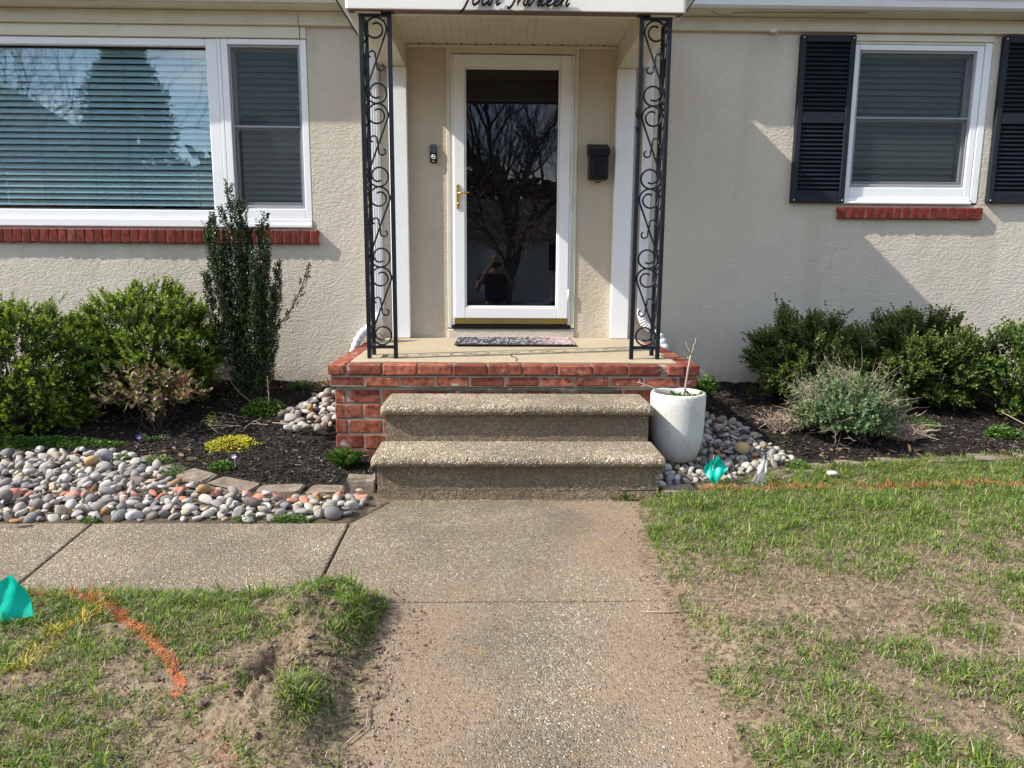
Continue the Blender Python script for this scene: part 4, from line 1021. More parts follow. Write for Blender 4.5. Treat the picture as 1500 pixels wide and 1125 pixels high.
def course(z, h, yfront, x0, x1, off, sz, ln=.203):
    x = x0; first = True
    while x < x1-.02:
        l_ = off if first else ln
        l_ = min(l_, x1-x); first = False
        if l_ > .03: lay('c%.3f_%.3f' % (l_, h), (l_, .09, h), x+l_/2, yfront+.045, z)
        x += l_+.0105
    # returns on both sides
    for s in (-1, 1):
        y = yfront+.101
        while y < -.03:
            l_ = min(ln, -.004-y); 
            if l_ > .03: lay('s%.3f_%.3f' % (l_, h), (l_, .09, h), s*(abs(x0)-.045), y+l_/2, z, math.pi/2)
            y += l_+.0105
course(.533, .056, -1.422, -1.122, 1.122, .203, 0)
course(.4375, .083, -1.400, -1.102, 1.102, .062, 0)
course(.3435, .086, -1.400, -1.102, 1.102, .165, 0)
course(.2480, .084, -1.400, -1.102, 1.102, .070, 0)
course(.1520, .086, -1.400, -1.102, 1.102, .165, 0)
course(.0560, .084, -1.400, -1.102, 1.102, .070, 0)
# rough mortar bed smeared over the third course above the steps
g = Geo(); X = np.linspace(-.62, .62, 130); up_ = .006+.022*np.clip(fbm(X, X*0, 9, 4)-.38, 0, 1)*2; v = []
for x, u_ in zip(X, up_): v += [(x, -1.4025, .478-u_), (x, -1.412-.006*vnoise(x*40, 0.), .492), (x, -1.4025, .505)]
v = np.array(v); k = np.arange(129)*3
g.add(v, np.concatenate([np.stack([k, k+3, k+4, k+1], 1), np.stack([k+1, k+4, k+5, k+2], 1)])); part('mortar_smear', g, Mat('old_mortar', .95, (.13, .115, .085), .1).m, por, True)

# ------------------------------------------------------------------ steps
st = thing('concrete_steps', (0, -1.75, 0), 'two weathered pebbled concrete steps up to the brick porch', 'steps')
def step_part(name, x0, x1, yb, yf, z0, z1, rad, mat, amp, nos=.0):
    """solid block, rounded front nosing; profile lofted along x with plan-rounded ends"""
    prof = [(yb, z0)]
    n_ = 12
    if rad:
        prof += [(yf+rad*.9, z0)]
        for a_ in np.linspace(-80, 90, n_): prof.append((yf+rad-rad*math.cos(math.radians(a_)), (z1-rad)+rad*math.sin(math.radians(a_)) if True else 0))
        for q in np.linspace(.12, 1, 10): prof.append((yf+rad+(yb-yf-rad)*q, z1))
    else:
        for q in np.linspace(0, 1, 14): prof.append((yf, z0+(z1-z0)*q))
        for q in np.linspace(.2, 1, 5): prof.append((yf+(yb-yf)*q, z1))
    prof = np.array(prof); m_ = len(prof)
    e = rad if rad else .004
    xs = np.concatenate([x0+e*(1-np.cos(np.linspace(0, math.pi/2, 7))), np.linspace(x0+e, x1-e, 200)[1:-1], x1-e*(1-np.cos(np.linspace(math.pi/2, 0, 7)))])
    V = np.zeros((len(xs), m_, 3))
    for i, x in enumerate(xs):
        q = min(x-x0, x1-x); ins = e-math.sqrt(max(0, e*e-(e-min(q, e))**2))
        V[i, :, 0] = x; V[i, :, 1] = np.where(prof[:, 0] < yb-1e-6, np.minimum(prof[:, 0]+ins, yb-.001), yb); V[i, :, 2] = np.where(prof[:, 1] > z0+1e-6, prof[:, 1]-ins*.8*(rad > 0), z0)
    nn = (vnoise(V[..., 0]*70, (V[..., 1]+V[..., 2])*70)-.5)+(fbm(V[..., 0], V[..., 1]+V[..., 2], 14, 3)-.5)*1.2
    fr = (V[..., 1] < yb-.004) & (V[..., 2] > z0+.002)
    V[..., 1] -= nn*amp*fr; V[..., 2] += nn*amp*.6*fr
    g_ = Geo(); i_, j_ = np.meshgrid(np.arange(len(xs)-1), np.arange(m_-1), indexing='ij'); k_ = (i_*m_+j_).ravel()
    g_.add(V.reshape(-1, 3), np.stack([k_, k_+m_, k_+m_+1, k_+1], 1)[:, ::-1])
    b0 = 0; last = (len(xs)-1)*m_
    g_.l.append(np.arange(m_)[::-1]); g_.t.append(np.array([m_])); g_.m.append(np.array([0])); g_.l.append(np.arange(m_)+last); g_.t.append(np.array([m_])); g_.m.append(np.array([0]))
    o = part(name, g_, mat, st, True)
    b_ = bmesh.new(); b_.from_mesh(o.data); bmesh.ops.recalc_face_normals(b_, faces=b_.faces); b_.to_mesh(o.data); b_.free()
    return soft(o, 50)
step_part('base_strip', -.745, .585, -1.72, -2.078, -.05, .052, 0, M_riser, .004)
step_part('base_strip', .590, .762, -1.72, -2.084, -.05, .048, 0, M_riser, .005)
step_part('riser', -.742, .762, -1.73, -2.078, .054, .186, 0, M_riser, .004)
step_part('tread', -.772, .790, -1.755, -2.118, .186, .243, .028, M_tread, .004)
step_part('riser', -.742, .762, -1.41, -1.752, .186, .398, 0, M_riser, .004)
step_part('tread', -.768, .786, -1.408, -1.795, .3985, .458, .030, M_tread, .004)

# ------------------------------------------------------------------ doormat
mat_t = thing('doormat', (.02, -.33, .66), 'dark pebble-textured rubber doormat fading to pink on the porch floor', 'doormat')
def matm():
    m = Mat('doormat_pebbles', .6, spec=.3); xyz = m.sep()
    r_ = m.island(); k = m.math('ADD', m.math('MULTIPLY', xyz[0], 1.6), m.math('MULTIPLY', m.math('SUBTRACT', r_, .5), .5))
    kk = m.ramp(k, [(.15, (.045, .046, .055)), (.34, (.12, .08, .08)), (.5, (.42, .24, .24)), (.75, (.60, .44, .43))]); wn = m.node('ShaderNodeTexWhiteNoise', noise_dimensions='1D'); m.link(r_, wn.inputs['W']); m.col(m.mix(m.ramp(wn.outputs[0], [(.66, 0.), (.74, .75)]), kk, (.42, .40, .41))); return m.m
my0, my1 = -.60, -.10
g = Geo(); g.bbox(-.415, .465, my0, my1, .665, .675, .004); part('base', g, Mat('black_rubber', .7, (.018, .018, .02)).m, mat_t)
r = np.random.default_rng(8); g = Geo(); pp = []
hexa = np.array([(math.cos(a), math.sin(a)) for a in np.linspace(0, 2*math.pi, 7)[:-1]])
for i in range(34):
    for j in range(19):
        cx, cy = -.40+.0256*i+r.uniform(-.004, .004)+(j % 2)*.0125, my0+.015+.0262*j+r.uniform(-.004, .004)
        if cx > .455: continue
        a_ = r.uniform(.008, .0125); b_ = r.uniform(.007, .0105); ro_ = r.uniform(0, 3.14); c_, s_ = math.cos(ro_), math.sin(ro_)
        rg = hexa*(a_, b_); rg = np.stack([rg[:, 0]*c_-rg[:, 1]*s_, rg[:, 0]*s_+rg[:, 1]*c_], -1)
        v = [(cx+x, cy+y, .6752) for x, y in rg]+[(cx+x*.7, cy+y*.7, .6785) for x, y in rg]
        g.add(v, np.array([(i_, (i_+1) % 6, 6+(i_+1) % 6, 6+i_) for i_ in range(6)])); 
        g.l.append(np.arange(6, 12)+g.n-12); g.t.append(np.array([6])); g.m.append(np.array([0]))
o = part('pebble_relief', g, matm(), mat_t); tag(o, kind='stuff')

# ------------------------------------------------------------------ pot
POTC = (.975, -1.555)
potz = .075
def potm():
    m = Mat('white_terrazzo_pot', .75, spec=.25); v = m.voro(70); n = m.noise(6, 5); n2 = m.noise(45, 4)
    k = m.mix(m.ramp(n, [(.35, 0.), (.75, .6)]), (.58, .565, .54), (.42, .40, .37))
    k = m.mix(m.ramp(n2, [(.60, 0.), (.68, .6)]), k, (.36, .35, .33)); zz = m.sep()[2]; k = m.mix(m.math('MULTIPLY', m.ramp(m.math('ADD', zz, m.math('MULTIPLY', n, .25)), [(.20, 1.), (.36, 0.)]), .7), k, (.24, .20, .15)); sc_ = m.ramp(m.noise(11, 6, .7), [(.58, 0.), (.70, .45)]); k = m.mix(sc_, k, (.30, .27, .22)); m.col(k); m.bump(n2, .0025, .8); m.bump(m.noise(150, 2), .0008, .6); return m.m
pot = thing('planter_pot', (POTC[0], POTC[1], potz), 'tall rounded white concrete planter pot standing beside the steps', 'planter')
g = Geo(); pr = [(.0, 0), (.085, .001), (.108, .01), (.126, .032), (.143, .07), (.155, .115), (.163, .17), (.168, .24), (.171, .36), (.171, .405), (.168, .418), (.160, .424), (.150, .422), (.143, .412), (.141, .395), (.138, .36)]
pr = [(a_*.95, b_) for a_, b_ in pr]
g.lathe(pr, (*POTC, potz), 56); part('body', g, potm(), pot, True)
g = Geo(); g.lathe([(.0, .375), (.07, .378), (.139, .366)], (*POTC, potz), 24); part('soil', g, M_mulch, pot, True)
pp_ = thing('potted_plant', (POTC[0], POTC[1], potz+.37), 'bare cut branches with a few green leaves growing in the white pot', 'plant')
g = Geo(); b0 = np.array([POTC[0]+.03, POTC[1], potz+.36])
g.tube([b0, b0+(.012, 0, .10), b0+(.022, 0, .2), b0+(.035, 0, .285)], [.0075, .007, .006, .005], 7); top = b0+np.array([.035, 0, .285])
g.tube([top, top+(-.012, 0, .03), top+(-.03, 0, .06), top+(-.031, 0, .075)], [.0045, .004, .003, .002], 6); g.tube([top, top+(.012, 0, .03), top+(.015, 0, .06), top+(.026, 0, .075), top+(.024, 0, .10)], [.0045, .004, .0035, .003, .002], 6)
g.tube([top+(-.002, 0, -.04), top+(-.02, 0, -.01)], [.004, .002], 5); part('upright_branch', g, M_dead, pp_, True)
g = Geo(); c0 = np.array([POTC[0]+.0, POTC[1]-.05, potz+.385])
g.tube([c0, c0+(-.07, -.0, .035), c0+(-.14, .0, .06), c0+(-.215, .01, .09), c0+(-.255, .01, .105)], [.0055, .005, .0045, .004, .003], 6); g.tube([c0+(-.215, .01, .09), c0+(-.235, .01, .07)], [.004, .002], 5); g.tube([c0+(-.235, .01, .1), c0+(-.245, .01, .12)], [.003, .002], 5)
part('lying_branch', g, M_dead, pp_, True)
r = np.random.default_rng(21)
def rosette(geo, c, n, ln, wr, r, up=.8, mi=0, spread=.02):
    a = r.uniform(0, 2*math.pi, n); d = np.stack([np.cos(a), np.sin(a), r.uniform(up*.4, up*1.5, n)], -1)
    p = np.asarray(c)+r.normal(size=(n, 3))*(spread, spread, .002)
    l_ = ln*r.uniform(.6, 1.15, n); leaves(geo, p, d, np.tile([0, 0, 1.], (n, 1))+d*-.3, l_, l_*wr, mi)
g = Geo(); 
for dx in (-.01, .05, .09): rosette(g, (POTC[0]+dx, POTC[1]-.04+r.uniform(-.03, .03), potz+.375), 22, .07, .28, r, 1.0)
part('foliage', g, M_weed, pp_)

# ------------------------------------------------------------------ edging stones
def edging_block(parent, x, y, rz, ln, wd, h, seed):
    g_ = Geo(); r_ = np.random.default_rng(seed)
    top = [(-ln/2, -wd/2), (ln/2, -wd/2), (ln/2*.94, wd/2), (-ln/2*.92, wd/2)]
    g_.bbox(-ln/2, ln/2, -wd/2, wd/2, -.06, h, .010)
    v = g_.v[0]; v += r_.normal(size=v.shape)*.006; v[v[:, 1] > 0, 0] *= .93
    z = float(ground_z(x, y))
    me = g_.mesh('edging_block', M_edge)
    o = link('edging_block', me, (x, y, z), parent); o.rotation_euler = (r_.uniform(-.05, .05), r_.uniform(-.04, .04), rz); return o
ed = thing('garden_edging', (-1.5, -1.95, .05), 'curved row of tan concrete edging blocks round the dark mulch bed near the steps', 'edging')
# positions follow the curve
EL = [(-2.18, -1.47, -.75, .22), (-2.00, -1.64, -.8, .20), (-1.80, -1.80, -.55, .24), (-1.545, -1.945, -.28, .27), (-1.275, -1.99, -.0, .25), (-1.03, -1.99, .03, .22), (-.845, -1.985, .08, .16)]
for i, (x, y, a, l_) in enumerate(EL): edging_block(ed, x, y, a+random.uniform(-.06, .06), l_*random.uniform(.92, 1.0), .125, (.010, .014, .020, .024, .026, .018, .075)[i], 300+i)
ed2 = thing('garden_edging', (2.4, -1.55, .07), 'sunken pale edging blocks between the grass and the mulch bed under the shuttered window', 'edging')
ER = [(.87, -2.02, .12, .19), (1.10, -1.945, .28, .25), (1.36, -1.85, .38, .25), (1.62, -1.73, .48, .25), (1.84, -1.60, .5, .22), (2.08, -1.535, .12, .24), (2.36, -1.515, .04, .27), (2.66, -1.50, .04, .27), (2.96, -1.475, .05, .27), (3.26, -1.455, .05, .27), (3.56, -1.44, .05, .27)]
for i, (x, y, a, l_) in enumerate(ER): edging_block(ed2, x, y, a, l_, .11, .008 if i != 0 else .03, 400+i)

# ------------------------------------------------------------------ river stones
def stone_meshes(mat, n, base, name='river_stone'):
    out = []
    b_ = bmesh.new(); bmesh.ops.create_icosphere(b_, subdivisions=2, radius=1); v0 = np.array([v.co[:] for v in b_.verts]); f0 = np.array([[v.index for v in f.verts] for f in b_.faces]); b_.free()
    for i in range(n):
        r_ = np.random.default_rng(base+i); v = v0.copy()
        for k in range(5):
            d = unit(r_.normal(size=3)); cut = r_.uniform(.30, .62) if i % 2 else r_.uniform(.5, .85); t = v@d; v = v-np.outer(np.maximum(t-cut, 0)*.93, d)
        w_ = sum(np.sin(v@unit(r_.normal(size=3))*r_.uniform(1.5, 3.5)+r_.uniform(0, 6))*.045 for _ in range(3))
        v = v*(1+w_[:, None])*np.array([1., r_.uniform(.52, .88), r_.uniform(.42, .72)])
        g_ = Geo(); g_.add(v, f0); out.append((g_.mesh(name, mat, True), v, f0))
    return out
SM = stone_meshes(M_stone, 24, 900); SP = stone_meshes(M_stonep, 5, 900)
def stones(parent, poly, n_try, smin, smax, seed, limit, zfun=None, paintline=None, holes=None):
    r_ = np.random.default_rng(seed); xs = [p[0] for p in poly]; ys = [p[1] for p in poly]
    pos = []; cell = {}
    cand = []
    sizes = np.sort(r_.beta(1.5, 3.2, n_try))[::-1]*(smax-smin)+smin
    for s in sizes:
        for _ in range(6):
            x, y = r_.uniform(min(xs), max(xs)), r_.uniform(min(ys), max(ys))
            if not poly_mask(poly, np.array(x), np.array(y)): continue
            if holes and any((x-hx)**2+(y-hy)**2 < hr**2 for hx, hy, hr in holes): continue
            ok = True
            ci, cj = int(x//.08), int(y//.08)
            for di in (-1, 0, 1):
                for dj in (-1, 0, 1):
                    for (px, py, ps) in cell.get((ci+di, cj+dj), ()):
                        if (px-x)**2+(py-y)**2 < ((ps+s)*.66)**2: ok = False; break
                    if not ok: break
                if not ok: break
            if ok:
                cell.setdefault((ci, cj), []).append((x, y, s)); cand.append((x, y, s)); break
    # a second, looser layer riding on the first
    top = []
    for x, y, s in cand[:]:
        if r_.random() < .22: top.append((x+r_.uniform(-.03, .03), y+r_.uniform(-.03, .03), s*r_.uniform(.6, .95)))
    allp = [(x, y, s, 0) for x, y, s in cand]+[(x, y, s, 1) for x, y, s in top if poly_mask(poly, np.array(x), np.array(y))]
    allp.sort(key=lambda q: -q[2]*(1 if (-3.15 < q[0] < 3.6) else .2))
    fill = Geo()
    for i, (x, y, s, ly) in enumerate(allp):
        z = float(ground_z(x, y))+(zfun(x, y) if zfun else 0)+s*r_.uniform(.12, .38)+ly*.026
        pt = paintline is not None and float(poly_dist(paintline, np.array(x), np.array(y), False)) < .05 and r_.random() < .8
        a = r_.uniform(0, 6.28)
        if i < limit:
            me = (SP if pt else SM)[r_.integers(5 if pt else 24)][0]
            o = link('river_stone', me, (x, y, z), parent); o.scale = (s, s, s*r_.uniform(.85, 1.1)); o.rotation_euler = (r_.normal()*.38, r_.normal()*.38, a)
        else:
            _, v, f = SM[r_.integers(14)]; c_, s_ = math.cos(a), math.sin(a); vv = v*s; vv = np.stack([vv[:, 0]*c_-vv[:, 1]*s_, vv[:, 0]*s_+vv[:, 1]*c_, vv[:, 2]], -1)+(x, y, z); fill.add(vv, f)
    if fill.n: tag(part('stone_fill', fill, M_stonef, parent, True), kind='stuff')
    return len(allp)
RS = thing('river_stones', (-2, -1.9, .03), 'bed of grey and white river stones along the side walk', None, None, 'structure')
PLINE = [(-4.6, -2.06), (-3.0, -2.07), (-2.2, -2.09), (-1.6, -2.10), (-.8, -2.13)]
print('stones', stones(RS, [(-4.3, -1.37), (-2.40, -1.40), (-2.14, -1.56), (-1.93, -1.82), (-1.68, -2.01), (-1.36, -2.09), (-.80, -2.09), (-.78, -2.2), (-.86, -2.40), (-4.3, -2.40)], 2200, .015, .062, 1, 298, None, PLINE))
HS = thing('river_stones', (-1.3, -.8, .15), 'small heap of white river stones against the brick porch side', None, None, 'structure')
print('heap', stones(HS, HEAP, 260, .024, .064, 2, 250, lambda x, y: .07*max(0, (x+1.55)/.42)+.015))
RR = thing('river_stones', (1.3, -1.5, .08), 'river stones spread around the white pot', None, None, 'structure')
print('right', stones(RR, [(.80, -1.96), (1.12, -1.84), (1.50, -1.69), (1.72, -1.50), (1.62, -1.15), (1.52, -.85), (1.33, -.78), (1.14, -.9), (1.14, -1.36), (.84, -1.45)], 800, .015, .050, 3, 298, None, None, [(POTC[0], POTC[1], .085)]))
# a few particular stones
def lone(x, y, s, z=None, col=None, label=None, name='loose_stone', cat='stone', kind=3, squash=.8, rot=0., group=None):
    m_ = Mat('stone_'+name, .8, spec=.2); n_ = m_.noise(40, 5); m_.col(m_.mix(n_, tuple(c*.7 for c in col), tuple(min(1, c*1.15) for c in col))); m_.bump(n_, .003, .7)
    me = SM[kind][0].copy(); me.materials.clear(); me.materials.append(m_.m)
    o = link(name, me, (x, y, (float(ground_z(x, y)) if z is None else z)+s*.4)); o.scale = (s, s*.9, s*squash); o.rotation_euler = (.2, rot, rot*3); tag(o, label, cat, group)
lone(*P(135, 678, z=.09)[:2], .055, .075, (.46, .30, .13), 'blocky orange-tan rock near the ground cover at the top of the stone bed', kind=5, squash=1.2)
lone(*P(153, 673, z=.09)[:2], .062, .075, (.30, .30, .31), 'pointed grey rock beside the blocky tan rock in the stone bed', kind=7, squash=1.3)
lone(*P(300, 722, z=.05)[:2], .06, .045, (.38, .25, .11), 'long ochre rock lying by the curve of edging blocks', kind=2, rot=-.5)
lone(*P(367, 738, z=.04)[:2], .05, .03, (.16, .125, .12), 'dark plum river stone between pale ones at the walk edge', kind=6, squash=.95)
lone(*P(24, 763, z=.03)[:2], .036, .02, (.30, .15, .06), 'rust brown flat rock overhanging the side walk', kind=9, squash=.6)
lone(*P(1086, 663, z=.10)[:2], .052, .10, (.44, .33, .16), 'upright ochre rock among pale stones near the teal flag', kind=4, squash=1.2)
lone(*P(1218, 693, z=.07)[:2], .04, .055, (.52, .50, .46), 'single pale stone at the grass corner beyond the stone bed', kind=8)
lone(*P(1090, 632, z=.12)[:2], .062, .12, (.55, .54, .52), 'large smooth white stone at the back of the stones by the pot', kind=1)

# ------------------------------------------------------------------ mulch chips
def chips(poly, n, seed, name, label, avoid=None, mat=M_chip, sz=(.010, .045)):
    r_ = np.random.default_rng(seed); xs = [p[0] for p in poly]; ys = [p[1] for p in poly]
    x = r_.uniform(min(xs), max(xs), n); y = r_.uniform(min(ys), max(ys), n); k = poly_mask(poly, x, y)
    if avoid: k &= ~avoid(x, y)
    x, y = x[k], y[k]; n = len(x); z = ground_z(x, y)+.002
    a = r_.uniform(0, 6.28, n); d = np.stack([np.cos(a), np.sin(a), r_.normal(size=n)*.3], -1); d = unit(d); u_ = unit(np.cross(d, np.array([0, 0, 1.])+r_.normal(size=(n, 3))*.35)); nn = np.cross(u_, d)
    L_ = r_.uniform(*sz, n)**1; L_ = sz[0]+(sz[1]-sz[0])*r_.beta(1.3, 3, n); w_ = L_*r_.uniform(.15, .4, n); t_ = w_*.35
    c = np.stack([x, y, z+t_], -1); v = []
    for s1, s2, s3 in ((-1, -1, 0), (1, -.8, 0), (1, .7, 0), (-1, 1, 0), (-.9, 0, 1), (.9, .1, 1)):
        v.append(c+d*(L_*.5*s1)[:, None]+u_*(w_*.5*s2)[:, None]+nn*(t_*s3)[:, None])
    v = np.stack(v, 1); f = np.array([(0, 1, 5, 4), (3, 4, 5, 2)]); g_ = Geo(); g_.add(v.reshape(-1, 3), (f[None]+np.arange(n)[:, None, None]*6).reshape(-1, 4))
    o = part(name, g_, mat, None, False, loc=(0, 0, 0)); tag(o, label, 'mulch', None, 'stuff')
chips([(-3.9, -1.4), (-2.40, -1.42), (-2.12, -1.55), (-1.90, -1.75), (-1.66, -1.9), (-.76, -1.96), (-.76, -1.42), (-1.14, -1.4), (-1.14, -.02), (-3.9, -.02)], 42000, 31, 'mulch_chips', 'loose dark bark mulch in the bed under the picture window', lambda x, y: poly_mask(HEAP, x, y))
chips([(1.12, -.02), (1.12, -.9), (1.5, -.85), (1.62, -1.2), (1.75, -1.5), (2.2, -1.47), (4.3, -1.42), (4.3, -.02)], 30000, 32, 'mulch_chips', 'loose dark bark mulch in the bed under the shuttered window')

# ------------------------------------------------------------------ shrubs
def shrub(name, label, cat, c, rad, ns, nl, lsize, mats, seed, group=None, sl=(.06, .12), wr=.55, ztop=1., open_=.8, lumps=.2, young=True):
    r_ = np.random.default_rng(seed); c = np.array(c, float); rad = np.array(rad, float)
    gz = float(ground_z(c[0], c[1])); t = thing(name, (c[0], c[1], gz), label, cat, group)
    d = unit(r_.normal(size=(ns*2, 3))); d = d[d[:, 2] > -.80][:ns]; n = len(d)
    lump = 1+lumps*(fbm(d[:, 0]*2+seed, d[:, 1]*2+d[:, 2]*2, 1.6, 3)-.5)*2.4
    shell = np.where(r_.random(n) < .72, r_.uniform(.84, 1.02, n), r_.uniform(.45, .85, n))
    spike = np.where(r_.random(n) < .05, r_.uniform(1.03, 1.16, n), 1.)
    nc = max(24, n//26); cc = unit(r_.normal(size=(nc, 3))); cl = r_.integers(0, nc, n); pull = np.where(r_.random(n) < .78, r_.uniform(.35, .75, n), 0.)[:, None]
    d = unit(d*(1-pull)+cc[np.argmax(d@cc.T, 1)]*pull); puff = 1-.15*np.clip((1-np.max(d@cc.T, 1))*14, 0, 1)
    base = c+d*rad*(shell*lump*spike*puff)[:, None]; base[:, 2] = np.maximum(base[:, 2], gz+.02); base[:, 1] = np.minimum(base[:, 1], -.05)
    ax = unit(d*(.75, .75, .6)+np.array([0, 0, .55])+r_.normal(size=(n, 3))*.3)
    g_ = Geo(); ln = r_.uniform(*sl, n); base = base-ax*(ln*.5)[:, None]
    sprigs(g_, base, ax, ln, nl, lsize, r_, 0, wr, 1 if young else None, open_)
    part('foliage', g_, mats, t)
    g_ = Geo(); k = r_.choice(n, min(n, 260) if n > 200 else n//3, False); A = np.tile(np.array([c[0], c[1], gz-.02]), (len(k), 1))+r_.normal(size=(len(k), 3))*(.06, .06, 0)*rad[0]
    E_ = A+(base[k]-A)*.88; B = (A+E_)/2+r_.normal(size=(len(k), 3))*.03; quads_from_lines(g_, A, B, E_, r_.uniform(.002, .0045, len(k)))
    part('stems', g_, M_twig, t); return t
shrub('boxwood_shrub', 'bright boxwood cut by the photo edge in front of the picture window', 'shrub', (-3.30, -1.0, .51), (.52, .42, .48), 3500, 14, .0225, [M_box, M_boxnew], 1, 'rounded boxwoods under the picture window')
shrub('boxwood_shrub', 'wide bright boxwood between the edge boxwood and the columnar holly', 'shrub', (-2.62, -.55, .62), (.52, .44, .44), 3500, 14, .0225, [M_box, M_boxnew], 2, 'rounded boxwoods under the picture window')
shrub('boxwood_shrub', 'dark spiky boxwood nearest the porch below the shuttered window', 'shrub', (2.20, -.46, .54), (.40, .34, .34), 2700, 12, .0245, [M_box2, M_box2new], 3, 'dark boxwoods under the shuttered window', (.08, .15), lumps=.3)
shrub('boxwood_shrub', 'dark boxwood in the middle below the window brick sill', 'shrub', (2.98, -.50, .54), (.43, .36, .37), 2800, 12, .0245, [M_box2, M_box2new], 4, 'dark boxwoods under the shuttered window', (.08, .15), lumps=.3)
shrub('broadleaf_shrub', 'sunlit broader-leaved shrub cut by the photo edge beyond the dark boxwoods', 'shrub', (3.62, -.75, .52), (.38, .34, .36), 900, 10, .032, [M_box2, M_broad], 5, None, (.10, .18), .6, lumps=.35)
# bronze-leaved shrub
shrub('bronze_shrub', 'small shrub with bronze brown leaves in front of the boxwoods', 'shrub', (-2.38, -1.02, .40), (.31, .20, .15), 85, 9, .048, [M_brown], 6, None, (.09, .16), .5, young=False, lumps=.5)
# columnar holly
def holly():
    r_ = np.random.default_rng(12); c = np.array([-1.87, -.52, float(ground_z(-1.87, -.52))]); t = thing('columnar_holly', c, 'tall narrow dark holly shrub standing before the window mullion', 'shrub')
    g_ = Geo(); s_ = Geo()
    tops = [(-2.13, 1.50), (-2.17, 1.42), (-2.08, 1.56), (-1.985, 1.78), (-1.95, 1.62), (-2.02, 1.60), (-1.92, 1.66), (-1.88, 1.64), (-1.86, 1.45), (-1.79, 1.50), (-1.76, 1.56), (-1.73, 1.38), (-1.70, 1.22), (-1.80, 1.30), (-2.05, 1.35), (-1.98, 1.40), (-1.68, 1.05), (-2.16, 1.15), (-1.90, 1.3), (-2.1, 1.2), (-1.84, 1.2)]
    for (tx, tz) in tops:
        ty = -.52+r_.uniform(-.13, .12); b = c+np.array([r_.uniform(-.04, .04), r_.uniform(-.04, .04), 0]); top = np.array([tx, ty, tz])
        mid = np.array([(tx-c[0])*.85+c[0], ty, c[2]+(tz-c[2])*.42]); n = 30; u_ = np.linspace(0, 1, n)[:, None]; p = (1-u_)**2*b+2*u_*(1-u_)*mid+u_**2*top
        s_.tube(p[::3], np.linspace(.007, .002, len(p[::3])), 4)
        m = 330; q = r_.uniform(.05, 1, m)**.9; idx = q*(n-1); i0 = np.clip(idx.astype(int), 0, n-2); fr = (idx-i0)[:, None]; bp = p[i0]*(1-fr)+p[i0+1]*fr
        a = r_.uniform(0, 6.28, m); w_ = ((.045*(1.05-q))+.012)*r_.random(m)**.5; out = np.stack([np.cos(a), np.sin(a), np.zeros(m)], -1)
        bs = bp+out*w_[:, None]; sprigs(g_, bs, out*.35+np.array([0, 0, 1.])+r_.normal(size=(m, 3))*.12, r_.uniform(.03, .06, m), 6, .021, r_, 0, .52, None, .85)
    pb = curve_pts((-1.80, -.50, .70), (-1.49, -.36, 1.25), (.04, 0, -.05), 14, r_); s_.tube(pb, np.linspace(.005, .002, 14), 4)
    m = 46; q = r_.uniform(.12, 1, m); i0 = (q*12.9).astype(int); bs = pb[i0]+r_.normal(size=(m, 3))*.012; sprigs(g_, bs, np.tile([.5, .1, .8], (m, 1))+r_.normal(size=(m, 3))*.3, r_.uniform(.03, .05, m), 6, .020, r_, 0, .5, None, .85)
    part('foliage', g_, M_holly, t); part('stems', s_, M_twig, t)
holly()
# catmint mound with dried flower stems
def catmint():
    r_ = np.random.default_rng(13); c = np.array([2.18, -1.15, .25]); t = thing('catmint', (2.18, -1.15, float(ground_z(2.18, -1.15))), 'grey-green mounded herb topped with dried twiggy stems at the bed edge', 'shrub')
    n = 1300; d = unit(r_.normal(size=(n*2, 3))); d = d[d[:, 2] > -.25][:n]; n = len(d); base = c+d*np.array([.35, .27, .25])*(r_.uniform(.62, 1.05, n)*(1+.75*(fbm(d[:, 0]*3, d[:, 1]*3+d[:, 2]*2, 1, 3)-.5)))[:, None]
    g_ = Geo(); sprigs(g_, base, d*.6+np.array([0, 0, .7])+r_.normal(size=(n, 3))*.3, r_.uniform(.04, .07, n), 8, .024, r_, 0, .75, None, .9); part('foliage', g_, M_cat, t)
    g_ = Geo(); m = 360; d = unit(r_.normal(size=(m, 3))*(.9, .6, .5)+np.array([-.15, 0, .7])); A = c+d*np.array([.20, .16, .12]); C = c+d*np.array([.38, .28, .36])*(r_.uniform(.6, 1.15, m)**1)[:, None]+r_.normal(size=(m, 3))*.06
    quads_from_lines(g_, A, (A+C)/2+r_.normal(size=(m, 3))*.045, C, .0014)
    k = r_.choice(m, 1100); A2 = (A[k]+C[k])/2+(C[k]-A[k])*r_.uniform(0, .45, 1100)[:, None]; C2 = A2+unit(r_.normal(size=(1100, 3))+np.array([0, 0, .4]))*r_.uniform(.02, .06, 1100)[:, None]; quads_from_lines(g_, A2, (A2+C2)/2, C2, .0012)
    part('dried_stems', g_, M_dead, t)
catmint()
def dead_clump(name, label, c, rx, ry, rz, n, seed, group=None, long=.3):
    r_ = np.random.default_rng(seed); z = float(ground_z(c[0], c[1])); g_ = Geo(); a = r_.uniform(0, 6.28, n); rr = np.sqrt(r_.random(n))
    A = np.stack([c[0]+rx*.6*rr*np.cos(a), c[1]+ry*.6*rr*np.sin(a), np.full(n, z)], -1); C = A+np.stack([r_.normal(size=n)*rx*.6, r_.normal(size=n)*ry*.6, r_.uniform(.1, 1, n)*rz], -1)
    B = (A+C)/2+np.stack([r_.normal(size=n)*.03, r_.normal(size=n)*.03, r_.uniform(0, .6, n)*rz], -1); quads_from_lines(g_, A, B, C, r_.uniform(.0014, .0034, n))
    o = part(name, g_, M_dead, None, loc=(c[0], c[1], z)); tag(o, label, 'dead plant', group)
dead_clump('dead_perennial', 'low brown clump of dried stems between stones and grey-green herb', (1.82, -1.02), .14, .13, .13, 240, 51, 'dried perennial clumps in the bed')
